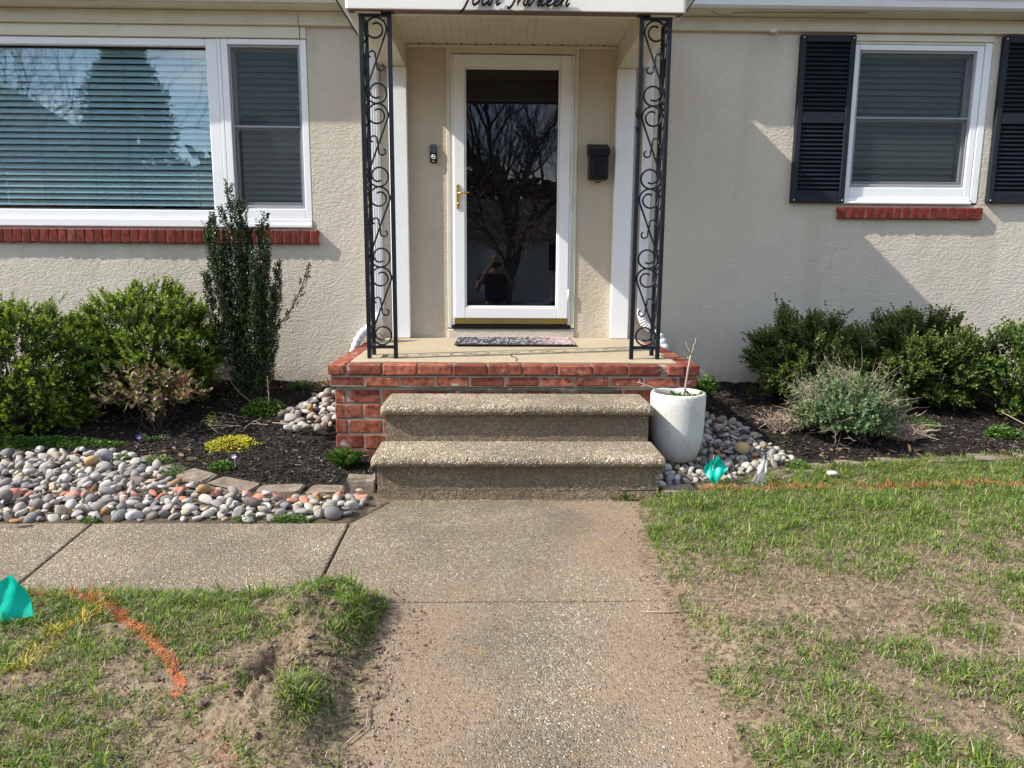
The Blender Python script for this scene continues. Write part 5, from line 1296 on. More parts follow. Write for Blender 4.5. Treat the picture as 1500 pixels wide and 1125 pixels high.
dead_clump('dead_perennial', 'tangled pale dried stems on the grass side of the grey-green herb', (2.56, -1.20), .13, .11, .13, 260, 52, 'dried perennial clumps in the bed')
dead_clump('dead_perennial', 'arching bleached dead twigs between the herb and middle dark boxwood', (2.55, -.98), .16, .08, .22, 60, 53, 'dried perennial clumps in the bed')
dead_clump('dead_perennial', 'few dry brown sprigs at the wall beside the stone heap', (-1.38, -.12), .10, .04, .10, 90, 55, 'dried perennial clumps in the bed')
# bare stems by the holly and fallen twigs on the mulch
def twig(name, label, pts, rad, cat='twig', group='bare twigs in the beds'):
    g_ = Geo(); g_.tube(pts, rad, 5); o = part(name, g_, M_dead, None, True); tag(o, label, cat, group)
def pz(u, v, z): q = P(u, v, z=z); return q
a = P(369, 590, z=.24); twig('dry_stalk', 'bent bare stem leaning from the holly base towards the boxwood', [a, a+(-.08, .0, .07), a+(-.13, .02, .12), a+(-.19, .03, .22)], [.004, .004, .003, .002])
a = P(371, 588, z=.24); g = Geo(); g.tube([a, a+(.02, 0, .12), a+(.045, 0, .24), a+(.05, 0, .32)], [.003, .0028, .002, .0015], 5)
for k in range(12): b = a+np.array([.04, 0, .2+.012*k]); g.tube([b, b+rng.normal(size=3)*(.02, .01, .004)+(0, 0, .02)], .0012, 3)
o = part('dry_stalk', g, M_dead); tag(o, 'upright dried flower stalk right in front of the holly', 'twig', 'bare twigs in the beds')
a = P(394, 600, z=.22); g = Geo(); g.tube([a, a+(.003, 0, .1), a+(.0, 0, .24)], .0022, 4); 
for k in range(6): b = a+np.array([.0, 0, .1+.02*k]); g.tube([b, b+(.012*(-1)**k, 0, .018)], .0012, 3)
o = part('dry_stalk', g, M_dead); tag(o, 'thin dry stalk standing beside the holly on the porch side', 'twig', 'bare twigs in the beds')
def surf(pts, off=.012):
    return [np.array([x, y, float(ground_z(x, y))+off+dz]) for x, y, dz in pts]
twig('fallen_twig', 'pale curved twig lying on mulch near the yellow sedum', surf([(-1.62, -.98, .02), (-1.50, -1.02, .03), (-1.38, -1.08, .01)]), .0028)
g = Geo()
for k in range(14): x, y = -2.05+rng.uniform(0, .3), -1.0+rng.uniform(-.12, .1); g.tube(surf([(x, y, 0), (x+rng.uniform(-.1, .1), y+rng.uniform(-.05, .05), .05), (x+rng.uniform(-.18, .18), y+rng.uniform(-.08, .08), .06)], .005), .0015, 4)
o = part('twig_tangle', g, M_dead); tag(o, 'tangle of fine bare twigs on mulch between holly and yellow sedum', 'twig', 'bare twigs in the beds')
twig('fallen_twig', 'thin dark stick lying across the joint end of the path', surf([(.36, -3.33, .0), (.47, -3.37, .002), (.60, -3.38, 0)], .008), .0026)
twig('fallen_twig', 'slanting pale stick poking from mulch under the edge shrub', surf([(3.38, -.95, .1), (3.50, -1.08, .04), (3.56, -1.15, 0)]), .003)
twig('fallen_twig', 'small bent twig on soil at the edge of the low path slab', surf([(-.47, -3.95, .0), (-.46, -4.03, .004), (-.50, -4.10, 0)], .008), .0022)

# ------------------------------------------------------------------ low plants
def lowplant(name, label, u, v, z, rx, ry, n, ln, wr, mat, seed, h=.05, cat='plant', group=None, ros=False):
    c = P(u, v, z=z); r_ = np.random.default_rng(seed); g_ = Geo(); gz = float(ground_z(c[0], c[1]))
    if ros:
        for k in range(max(1, n//26)): 
            dx, dy = r_.normal()*rx*.5, r_.normal()*ry*.5; rosette(g_, (c[0]+dx, c[1]+dy, float(ground_z(c[0]+dx, c[1]+dy))+.003), 26, ln, wr, r_, h/ln, spread=.012)
    else:
        a = r_.uniform(0, 6.28, n); rr = np.sqrt(r_.random(n))*(1+(1.6 if mat == M_yellow else .6)*(fbm(np.cos(a)*2+seed, np.sin(a)*2, 1.3, 3)-.45)); x = c[0]+rx*rr*np.cos(a); y = c[1]+ry*rr*np.sin(a)
        zz = ground_z(x, y)+r_.random(n)*h*(1.15-rr**2); b = np.stack([x, y, zz], -1)
        leaves(g_, b, np.stack([np.cos(a)+r_.normal(size=n), np.sin(a)+r_.normal(size=n), r_.uniform(-.1, 1.1, n)], -1), np.array([0, 0, 1.])+r_.normal(size=(n, 3))*.5, ln*r_.uniform(.6, 1.2, n), ln*wr*r_.uniform(.7, 1.1, n))
    o = part(name, g_, mat, None, loc=(c[0], c[1], gz)); tag(o, label, cat, group)
lowplant('yellow_sedum', 'bright yellow sedum patch on the dark mulch', 338, 641, .15, .16, .10, 1000, .015, .6, M_yellow, 61, .055)
lowplant('yellow_sedum', 'small yellow sedum tuft behind the larger yellow patch', 312, 617, .17, .04, .04, 130, .014, .6, M_yellow, 62, .07)
lowplant('weed', 'leafy green weed patch in front of the holly base', 388, 602, .2, .16, .11, 900, .026, .6, M_weed, 63, .09)
lowplant('weed', 'small green weed by the wall between holly and stone heap', 440, 572, .26, .09, .05, 320, .022, .6, M_weed, 64, .06)
lowplant('strap_leaf_plant', 'clump of long green strap leaves on mulch beside the steps', 512, 668, .12, .06, .04, 130, .13, .16, M_weed, 65, .14, ros=True)
lowplant('weed', 'small green sprout beside the edging block next to the steps', 533, 698, .08, .03, .02, 52, .05, .25, M_weed, 66, .05, ros=True)
lowplant('ground_cover', 'green creeping ground cover between mulch and river stones', 60, 656, .08, .52, .06, 3600, .019, .7, M_weed, 67, .045, 'ground cover')
lowplant('weed', 'yellow-green weed above the stones before the bronze shrub', 175, 668, .09, .07, .05, 420, .016, .6, M_weed, 68, .04)
lowplant('weed', 'light green weed tuft on soil beside the first edging block', 228, 672, .09, .10, .06, 500, .018, .6, M_weed, 69, .04)
lowplant('pansy', 'small purple-flowered green plant before the bronze shrub', 212, 645, .11, .06, .03, 160, .03, .4, M_weed, 70, .05, ros=True)
lowplant('pansy', 'small pale-flowered plant by the curve of the edging blocks', 325, 678, .09, .06, .05, 260, .026, .6, M_weed, 71, .05)
lowplant('weed', 'bluish weed rosette between stones and edging curve', 250, 690, .07, .05, .04, 130, .05, .25, M_cat, 72, .04, ros=True)
lowplant('weed', 'low green weed among stones before the second edging block', 355, 757, .03, .05, .03, 240, .014, .7, M_weed, 73, .03)
lowplant('weed', 'green weed among pale stones in the middle of the walk edge', 425, 755, .03, .11, .03, 520, .013, .7, M_weed, 74, .025)
lowplant('weed', 'tiny green weed among stones at the joint of the side walk', 132, 757, .03, .04, .03, 160, .014, .7, M_weed, 75, .03)
lowplant('weed', 'leafy bright green weed at the brick corner behind the pot', 1036, 570, .28, .07, .06, 340, .035, .55, M_weed, 76, .10)
lowplant('weed', 'low green weed at the wall foot beside the dark boxwood', 1080, 556, .3, .13, .04, 300, .022, .5, M_weed, 77, .05)
lowplant('weed', 'yellow-green weed at the outer corner of stones near the white flag', 1172, 682, .07, .07, .05, 260, .022, .7, M_weed, 78, .04)
lowplant('weed', 'small weed on mulch behind the stones near the dead clump', 1100, 588, .2, .03, .02, 60, .025, .6, M_weed, 79, .04)
lowplant('weed', 'yellow-green weeds on the mulch before the middle boxwood', 1345, 628, .14, .16, .05, 330, .022, .6, M_weed, 80, .05)
lowplant('weed', 'leafy weeds on mulch near the photo edge under the broad-leaved shrub', 1470, 640, .12, .12, .07, 420, .03, .6, M_weed, 81, .06)
lowplant('strap_leaf_plant', 'two green strap leaves squeezed between steps and pot', 962, 640, .15, .012, .01, 26, .15, .09, M_weed, 82, .22, ros=True)
lowplant('weed', 'grass sprout at the end of the step base strip', 921, 728, .01, .02, .01, 52, .045, .1, M_weed, 83, .05, ros=True)
# flower heads
for (u, v, z, c_, lb) in ((204, 640, .14, (.25, .12, .6), 'tiny purple pansy flower before the bronze shrub'), (343, 668, .12, (.6, .6, .75), 'tiny pale lilac pansy flower by the edging curve'), (1072, 545, .36, (.8, .8, .85), 'small white hyacinth flower at the wall beside the boxwood')):
    p = P(u, v, z=z); g = Geo(); a = np.arange(5)/5*6.28; leaves(g, np.tile(p, (5, 1)), np.stack([np.cos(a), np.full(5, -.6), np.sin(a)], -1), np.tile([0, -1., .3], (5, 1)), .018, .016)
    g.tube([p, p+(0, .01, -.06)], .0015, 3); tag(part('flower', g, Mat('petal', .6, c_).m), lb, 'flower')

# ------------------------------------------------------------------ lawn grass
def on_slab(x, y): return poly_mask(UNION, x, y)
def grass(name, label, x0, x1, y0, y1, n, seed, keep):
    r_ = np.random.default_rng(seed); x = r_.uniform(x0, x1, n); y = r_.uniform(y0, y1, n)
    k = keep(x, y) & (r_.random(n) < density(x, y)); x, y = x[k], y[k]
    k = ~(on_slab(x, y) & (poly_dist(UNION, x, y) > .04)); x, y = x[k], y[k]
    # gather blades into tufts
    tx, ty = np.round(x/.028+vnoise(x*9, y*9)), np.round(y/.028); tr = (np.sin(tx*12.9898+ty*78.233)*43758.5453) % 1.; k2 = (r_.random(len(x)) < .25+1.2*tr); x, y, tx, ty, tr = x[k2], y[k2], tx[k2], ty[k2], tr[k2]
    cxx = tx*.028; cyy = ty*.028; pull = .45*r_.random(len(x)); x = x*(1-pull)+cxx*pull; y = y*(1-pull)+cyy*pull
    n = len(x); pos = np.stack([x, y, ground_z(x, y)-.003], -1); dn = density(x, y)
    ln = (.013+.016*dn+.030*tr**3+.020*(tr > .93))*r_.uniform(.5, 1.25, n); lean = np.clip(r_.beta(2.6, 1.0, n), .1, .985); wd = r_.uniform(.0020, .0045, n)
    po = np.minimum(np.minimum(poly_dist(ORANGE1, x, y, False), poly_dist(ORANGE2, x, y, False)), poly_dist(ORANGE1b, x, y, False)); py = poly_dist(YELP, x, y, False)
    isor = r_.random(n) < np.clip(1.6-po/.018, 0, .97)*(.7+.5*fbm(x, y, 6, 2)); isye = (~isor) & (r_.random(n) < np.clip(1-py/.05, 0, .5))
    strw = (~isor) & (~isye) & (r_.random(n) < .09)
    g_ = Geo(); gr = ~(isor | isye | strw)
    for m_, mi in ((gr, 0), (strw, 1), (isor, 2), (isye, 3)):
        if m_.any(): blades(g_, pos[m_], ln[m_]*(1.1 if mi == 1 else 1), wd[m_], np.clip(lean[m_]+(.2 if mi == 1 else 0), 0, .985), r_, mi)
    # dead thatch lying everywhere
    n2 = int(n*.35); x = r_.uniform(x0, x1, n2*2); y = r_.uniform(y0, y1, n2*2); k = keep(x, y) & ~on_slab(x, y) & (r_.random(len(x)) < (.22+.7*density(x, y))); x, y = x[k], y[k]
    blades(g_, np.stack([x, y, ground_z(x, y)+.001], -1), r_.uniform(.015, .045, len(x)), r_.uniform(.001, .0022, len(x)), r_.uniform(.93, .995, len(x)), r_, 1)
    o = part(name, g_, [M_grass, M_straw, M_orange, M_yelpaint], None, loc=(0, 0, 0)); tag(o, label, 'grass', None, 'stuff'); print(name, n)
def keepR(x, y): return (x > .5) & ~poly_mask(RBED, x, y+(fbm(x, y, 7, 2)-.5)*.1) & ~poly_mask(RSTONE, x, y)
def keepL(x, y): return (x < -.45) & (y < -3.10)
grass('grass', 'patchy spring grass with straw right of the path up to the edging', .5, 4.3, -4.6, -1.45, 430000, 91, keepR)
grass('grass', 'thin grass on soil between the side walk and the low path slab', -3.2, -.45, -4.6, -3.08, 200000, 92, keepL)
# loose soil crumbs
def crumbs(n, x0, x1, y0, y1, seed, keep, label):
    r_ = np.random.default_rng(seed); x = r_.uniform(x0, x1, n); y = r_.uniform(y0, y1, n); k = keep(x, y); x, y = x[k], y[k]; n = len(x)
    z = ground_z(x, y); z = np.where(on_slab(x, y) & (z < 0), 0, z); s = .0015+.006*r_.random(n)**4
    o6 = np.array([(1, 0, 0), (-1, 0, 0), (0, 1, 0), (0, -1, 0), (0, 0, 1), (0, 0, -1.)]); v = np.stack([x, y, z+s*.3], -1)[:, None]+o6[None]*s[:, None, None]*r_.uniform(.6, 1.2, (n, 6, 1))
    f = np.array([(0, 2, 4), (2, 1, 4), (1, 3, 4), (3, 0, 4)]); g_ = Geo(); g_.add(v.reshape(-1, 3), (f[None]+np.arange(n)[:, None, None]*6).reshape(-1, 3))
    m_ = Mat('soil_crumb', .95, spec=.1); rr_ = m_.island(); m_.col(m_.ramp(rr_, [(0, (.05, .035, .024)), (.5, (.15, .105, .07)), (1., (.34, .27, .2))]))
    tag(part('soil_crumbs', g_, m_.m, None, loc=(0, 0, 0)), label, 'soil', None, 'stuff')
crumbs(26000, .42, 3.6, -4.5, -1.6, 95, lambda x, y: (x > .5+.35*(fbm(x, y, 4, 3)-.6)) & (rng.random(len(x)) < 1-density(x, y)) & ~poly_mask(RBED, x, y), 'loose tan soil crumbs on the bare ground right of the path')
crumbs(16000, -2.6, -.28, -4.5, -3.15, 96, lambda x, y: (x < -.38+.2*(fbm(x, y, 5, 3)-.5)) & ((x < -.45) | (y < -3.3)), 'loose soil crumbs round the torn turf beside the low slab')

# clods of torn earth round the lifted turf
r = np.random.default_rng(97); g = Geo(); v0_, f0_ = SM[2][1], SM[2][2]
for k in range(170):
    cx, cy, sp_ = [(-.72, -3.78, .06), (-.80, -3.55, .08), (-.60, -3.72, .07), (-.9, -3.9, .12), (.75, -3.2, .3)][k % 5]
    x, y = cx+r.normal()*sp_, cy+r.normal()*sp_; s_ = r.uniform(.004, .020)*(1 if k % 5 < 4 else .6); _, v_, f_ = SM[r.integers(14)]
    g.add(v_*s_*r.uniform(.7, 1.2, 3)+r.normal(size=v_.shape)*s_*.10+(x, y, float(ground_z(x, y))+s_*.3), f_)
m_ = Mat('earth_clod', .97, spec=.08); nn_ = m_.noise(70, 5); m_.col(m_.mix(nn_, (.07, .05, .035), (.22, .16, .115))); m_.bump(nn_, .004, 1.)
tag(part('earth_clods', g, m_.m), 'torn earth clods lying about the lifted turf beside the path', 'soil', None, 'stuff')

# ------------------------------------------------------------------ marker flags
def flag(u, v, zg, label, col, shape, seed, dx=0.):
    p = P(u, v, z=zg); t = thing('marker_flag', (p[0], p[1], float(ground_z(p[0], p[1]))), label, 'marker flag', 'utility marker flags')
    m_ = Mat('flag_film', .4, col, .4); tr = m_.node('ShaderNodeBsdfTranslucent'); tr.inputs[0].default_value = (*col, 1); mx_ = m_.node('ShaderNodeMixShader'); mx_.inputs[0].default_value = .35
    m_.link(m_.b.outputs[0], mx_.inputs[1]); m_.link(tr.outputs[0], mx_.inputs[2]); m_.link(mx_.outputs[0], m_.t.nodes['Material Output'].inputs[0])
    n = 15; poly = np.array(shape)*U*.95; top = poly[:, 1].max()
    # bilinear patch over a four-cornered crumpled sheet
    a_, b_, c_, d_ = poly; uu, vv = np.meshgrid(np.linspace(0, 1, n), np.linspace(0, 1, n)); uu = uu[..., None]; vv = vv[..., None]
    q = (a_*(1-uu)+b_*uu)*(1-vv)+(d_*(1-uu)+c_*uu)*vv; r_ = np.random.default_rng(seed)
    yy = .014*np.sin(uu[..., 0]*5+vv[..., 0]*3+seed)+.006*np.sin(uu[..., 0]*11-vv[..., 0]*7)+.010*(fbm(uu[..., 0]*3+seed, vv[..., 0]*3, 1, 2)-.5)
    z0 = WL[t][2]; V = np.stack([p[0]+q[..., 0], p[1]-.004+yy, z0+q[..., 1]], -1); g_ = Geo(); i_, j_ = np.meshgrid(np.arange(n-1), np.arange(n-1)); k_ = (j_*n+i_).ravel(); g_.add(V.reshape(-1, 3), np.stack([k_, k_+1, k_+n+1, k_+n], 1)); part('flag', g_, m_.m, t, True)
    g_ = Geo(); g_.tube([(p[0]+dx, p[1]+.004, z0-.05), (p[0]+dx+.002, p[1]+.004, z0+top-.004)], .0012, 5); part('wire_stake', g_, M_gutter, t)
flag(1043, 710, .04, 'teal plastic marker flag on stones right beside the white flag', (.0, .56, .42), [(2, 2), (-14, 22), (4, 44), (20, 26)], 3, .0)
flag(1113, 707, .05, 'folded white plastic marker flag on stones beside a teal one', (.80, .80, .80), [(2, 0), (-12, 10), (4, 44), (8, 6)], 5, .01)
pL = P(6, 908, z=.03)
flag(4, 912, .03, 'teal plastic marker flag cut by the photo edge on the lawn', (.0, .56, .42), [(-14, 2), (26, 8), (14, 46), (-20, 24)], 8, -.03)

# ------------------------------------------------------------------ litter
g = Geo(); r = np.random.default_rng(77); n = 70
x = np.concatenate([r.uniform(1.6, 2.1, 20), r.uniform(1.75, 3.4, 25), r.uniform(-2.4, -1.9, 12), r.uniform(-1.5, -1.2, 13)]); y = np.concatenate([r.uniform(-1.2, -.85, 20), r.uniform(-1.5, -1.35, 25), r.uniform(-1.5, -1.3, 12), r.uniform(-.2, -.1, 13)])
leaves(g, np.stack([x, y, ground_z(x, y)+.01], -1), r.normal(size=(n, 3))*(1, 1, .3), np.array([0, 0, 1.])+r.normal(size=(n, 3))*.4, r.uniform(.03, .06, n), r.uniform(.012, .03, n))
tag(part('dead_leaves', g, leafm('dead_leaf', [(0, (.20, .11, .06)), (1, (.42, .29, .19))], .7)), 'curled brown dead leaves scattered over the beds', 'leaves', None, 'stuff')

# ================================================================== what the windows mirror: the place behind the camera
road_m = Mat('asphalt', .9, spec=.2); n_ = road_m.noise(60, 4); road_m.col(road_m.mix(n_, (.04, .04, .042), (.07, .07, .07))); road_m.bump(n_, .004, .6)
g = Geo(); g.box(-80, 80, -19, -11.2, -.75, -.60); tag(part('road', g, road_m.m), 'grey asphalt street behind the camera', None, None, 'structure')
kerbm = Mat('kerb_concrete', .9, (.35, .34, .32)).m
g = Geo(); g.bbox(-80, 80, -11.2, -11.05, -.75, -.50, .01); g.bbox(-80, 80, -19.15, -19.0, -.75, -.50, .01); tag(part('kerb', g, kerbm), 'concrete kerbs along both sides of the street', None, None, 'structure')
def siding(name, c):
    m = Mat(name, .6, spec=.3); z = m.sep()[2]; w_ = m.node('ShaderNodeMath', operation='FRACT'); m.link(m.math('MULTIPLY', z, 6.), w_.inputs[0]); m.col(m.mix(m.ramp(w_.outputs[0], [(.0, 1.), (.12, 0.)]), c, tuple(x*.45 for x in c))); m.bump(w_.outputs[0], .02, .6); return m.m
def far_house(label, x0, x1, y0, y1, zt, zr, wallm, gable_x=True):
    t = thing('neighbour_house', ((x0+x1)/2, y0, -.6), label, 'house'); g_ = Geo(); g_.box(x0, x1, y1, y0, -.8, zt); part('wall', g_, wallm, t)
    g_ = Geo(); 
    if gable_x:
        ym = (y0+y1)/2; v = [(x0-.3, y0+.4, zt), (x1+.3, y0+.4, zt), (x1+.3, ym, zr), (x0-.3, ym, zr), (x0-.3, y1-.4, zt), (x1+.3, y1-.4, zt)]; g_.add(v, [(0, 1, 2, 3), (3, 2, 5, 4), (0, 3, 4), (1, 5, 2), (0, 4, 5, 1)])
    else:
        xm = (x0+x1)/2; v = [(x0-.4, y0+.4, zt), (x0-.4, y1-.3, zt), (xm, y1-.3, zr), (xm, y0+.4, zr), (x1+.4, y0+.4, zt), (x1+.4, y1-.3, zt)]; g_.add(v, [(0, 3, 2, 1), (3, 4, 5, 2), (0, 4, 3), (1, 2, 5), (0, 1, 5, 4)])
    part('roof', g_, M_shingle, t)
    w_ = (x1-x0)
    for k, fx in enumerate((.15, .38, .62, .85)):
        cx = x0+w_*fx
        for zz in ([.9] if zt < 4 else [.9, 3.7]):
            if k == 1 and zz == .9:
                g_ = Geo(); g_.bbox(cx-.5, cx+.5, y0, y0+.06, -.3, 1.9, .01); part('door', g_, M_white, t); continue
            g_ = Geo(); frame(g_, cx-.6, cx+.6, zz-.1, zz+1.4, .08, y0, y0+.08, .01); wf = part('window', g_, M_white, t)
            g_ = Geo(); g_.box(cx-.52, cx+.52, y0+.01, y0+.03, zz-.02, zz+1.32); part('pane', g_, M_black, wf)
far_house('white clapboard house across the street mirrored in the storm door', -5.5, 8., -30, -38, 2.4, 4.6, siding('white_siding', (.6, .61, .62)))
far_house('tall brick gabled house across the street mirrored in the picture window', -34, -19.5, -27, -37, 6.0, 10.5, Mat('far_brick', .9, (.22, .10, .07)).m, False)
far_house('low grey house across the street beyond the conifer', -17.5, -7., -30, -38, 3.2, 5.8, siding('grey_siding', (.32, .34, .36)))
far_house('cream house across the street on the shuttered window side', 12., 24., -29, -37, 3.4, 6.4, siding('cream_siding', (.55, .5, .4)))
def bare_tree(label, base, h, seed, spread=.55, r0=.17, lean=(0, 0)):
    t = thing('bare_tree', base, label, 'tree'); r_ = random.Random(seed); g_ = Geo(); tw = []
    def grow(p, d, ln, rad, lev):
        n = 5; pts = [p]; q = p
        for i in range(n):
            jt = .03 if lev == 0 else .10; d = (d+Vector((r_.gauss(0, jt), r_.gauss(0, jt), r_.gauss(.03, .06)))).normalized(); q = q+d*ln/n; pts.append(q)
        if lev < 4: g_.tube([tuple(a) for a in pts], np.linspace(rad, rad*.62, n+1), 7 if lev < 2 else 4, cap=False)
        else: tw.append((tuple(pts[0]), tuple(pts[2]), tuple(pts[-1]), rad))
        if lev >= 6: return
        for k in range(4 if lev < 4 else 3):
            s = pts[-1] if k == 0 else pts[r_.randint(2, n)]; ang = r_.uniform(.3, spread+.25); ax = Vector((r_.gauss(0, 1), r_.gauss(0, 1), r_.gauss(0, .4))); ax = (ax-d*ax.dot(d)).normalized()
            grow(s, (d*math.cos(ang)+ax*math.sin(ang)).normalized(), ln*r_.uniform(.62, .82), rad*(.62 if k == 0 else .5), lev+1)
    grow(Vector(base), Vector((lean[0], lean[1], 1)).normalized(), h*.34, r0, 0)
    part('trunk', g_, M_bark, t, True); g_ = Geo(); A, B, C = (np.array([x[i] for x in tw]) for i in range(3)); quads_from_lines(g_, A, B, C, np.maximum(np.array([x[3] for x in tw]), .004)); part('crown', g_, M_bark, t)
bare_tree('large bare tree on the verge mirrored in the storm door glass', (.05, -10.2, -.55), 6.2, 3, .35)
bare_tree('bare tree down the verge mirrored at the edge of the picture window', (-13.2, -12.2, -.6), 10, 5)
bare_tree('slender bare tree on the far verge beyond the street', (5.5, -21, -.6), 9, 9)
def conifer(label, base, h, rad, seed, cat='tree'):
    r_ = np.random.default_rng(seed); base = np.array(base, float); t = thing('conifer', base, label, cat); g_ = Geo(); g_.tube([base, base+(0, 0, h)], [.22, .03], 8); part('trunk', g_, M_bark, t)
    n = 3600; q = r_.random(n)**.8; prof = rad*(1-q)**.75*(.45+1.1*vnoise(q*16, q*0+seed)); a = r_.uniform(0, 6.28, n); rr = prof*np.sqrt(r_.random(n))
    p = base+np.stack([rr*np.cos(a), rr*np.sin(a), .6+q*(h-.5)-rr*.15], -1); d = np.stack([np.cos(a), np.sin(a), r_.uniform(-.2, .5, n)], -1)
    g_ = Geo(); sprigs(g_, p, d, r_.uniform(.3, .6, n), 4, .30, r_, 0, .3, None, .8); part('crown', g_, leafm('conifer_needles', [(0, (.012, .028, .014)), (.7, (.035, .055, .025)), (1, (.09, .10, .05))], .6, .1), t)
conifer('tall blue-green conifer across the street mirrored in the picture window', (-14.6, -24.5, -.6), 10.9, 2.3, 31)
conifer('smaller conifer beside the tall one mirrored near the window mullion', (-10.6, -27, -.6), 7.6, 1.6, 32)
conifer('broad conifer behind the cream house across the street', (17., -41, -.6), 13, 3.2, 33)
def treeline():
    r_ = np.random.default_rng(41); n = 15000; x = r_.uniform(-110, 110, n); h = 5+5*fbm(x, x*0, .06, 3)+2*vnoise(x*.4, x*0); p = np.stack([x, -50-r_.random(n)*6, r_.random(n)**.7*h-.6], -1)
    g_ = Geo(); leaves(g_, p, unit(r_.normal(size=(n, 3))), unit(r_.normal(size=(n, 3))), r_.uniform(.6, 1.6, n), r_.uniform(.5, 1.1, n)); tag(part('distant_trees', g_, leafm('distant_foliage', [(0, (.05, .045, .03)), (.5, (.06, .07, .035)), (1, (.10, .09, .06))], .8, .1)), 'mass of distant trees closing the view behind the street houses', 'trees', None, 'stuff')
treeline()

# parked car -----------------------------------------------------------
def car():
    t = thing('parked_car', (2.1, -12.4, -.6), 'dark silver sedan parked at the kerb mirrored low in the storm door', 'car'); body = Mat('car_paint', .25, (.22, .22, .23), .5, .6).m; x0, yc, zg = -.15, -12.4, -.6; Lc = 4.5
    side = [(0, .45), (.03, .62), (.35, .78), (1.15, .88), (1.75, 1.30), (2.1, 1.40), (2.9, 1.40), (3.35, 1.28), (3.85, .98), (4.35, .92), (4.48, .70), (4.5, .42), (4.4, .28), (3.95, .24), (3.88, .45), (3.72, .58), (3.5, .62), (3.28, .58), (3.12, .45), (3.05, .24), (1.30, .22), (1.23, .45), (1.07, .58), (.85, .62), (.63, .58), (.47, .45), (.40, .24), (.1, .28)]
    n = len(side); V = []; W_ = .88
    for yy, ins in ((-W_, .05), (-W_*.93, 0), (W_*.93, 0), (W_, .05)):
        for a, b in side: tap = max(0, b-.85)*.35; V.append((x0+a, yc+yy*(1-tap), zg+b-(ins if b > .8 else 0)))
    F = [list(range(n))[::-1], list(range(3*n, 4*n))]
    for k in range(3):
        for i in range(n): j = (i+1) % n; F.append([k*n+i, k*n+j, (k+1)*n+j, (k+1)*n+i])
    g_ = Geo(); g_.add(V, F); b_ = part('body', g_, body, t)
    bb = bmesh.new(); bb.from_mesh(b_.data); bmesh.ops.recalc_face_normals(bb, faces=bb.faces); bb.to_mesh(b_.data); bb.free(); soft(b_, 30)
    for s in (-1, 1):
        for q in ([(1.32, .92), (1.82, 1.27), (2.12, 1.34), (2.40, 1.34), (2.40, .92)], [(2.48, .92), (2.48, 1.34), (2.88, 1.34), (3.25, 1.24), (3.55, .96)]):
            v = []
            for o_ in (0, .012):
                for a, b in q: tap = max(0, b-.85)*.35; v.append((x0+a, yc+s*(W_*(1-tap)+o_), zg+b))
            m = len(q); g_ = Geo(); g_.add(v, [list(range(m)), list(range(m, 2*m))[::-1]]+[[i, (i+1) % m, m+(i+1) % m, m+i] for i in range(m)]); part('side_window', g_, M_black, t)
        for wx in (.85, 3.5):
            g_ = Geo(); g_.lathe([(.18, -.10), (.30, -.11), (.325, -.08), (.325, .08), (.30, .11), (.18, .10), (.18, -.10)], (0, 0, 0), 28); me = g_.mesh('tyre', Mat('tyre_rubber', .85, (.02, .02, .02)).m, True)
            w_ = link('wheel', me, (x0+wx, yc+s*(W_-.11), zg+.325), t); w_.rotation_euler = (math.pi/2, 0, 0)
            g_ = Geo(); g_.lathe([(.17, .06), (.195, .06), (.195, .09), (.17, .09), (.17, .06)], (0, 0, 0), 28); g_.lathe([(0, .085), (.05, .085), (.05, .05)], (0, 0, 0), 12)
            for k in range(6): a = k*math.pi/3; c_, s_ = math.cos(a), math.sin(a); g_.tube([(.03*c_, .03*s_, .075), (.18*c_, .18*s_, .075)], .018, 5)
            for sg in (1, -1):
                m_ = Geo(); m_.v = [v*np.array([1, 1, sg]) for v in g_.v]; m_.l = g_.l; m_.t = g_.t; m_.m = g_.m; m_.n = g_.n
                if sg == -s: rm = m_.mesh('rim', M_gutter)
            o = bpy.data.objects.new('rim', rm); COL.objects.link(o); o.parent = w_
        g_ = Geo(); g_.bbox(x0-.005, x0+.10, yc+s*.62-.14, yc+s*.62+.14, zg+.58, zg+.70, .03); part('headlight', g_, Mat('lamp_lens', .1, (.7, .7, .7)).m, t)
        g_ = Geo(); g_.bbox(x0+4.40, x0+4.49, yc+s*.62-.14, yc+s*.62+.14, zg+.68, zg+.82, .03); part('tail_light', g_, Mat('red_lens', .15, (.4, .02, .02)).m, t)
car()

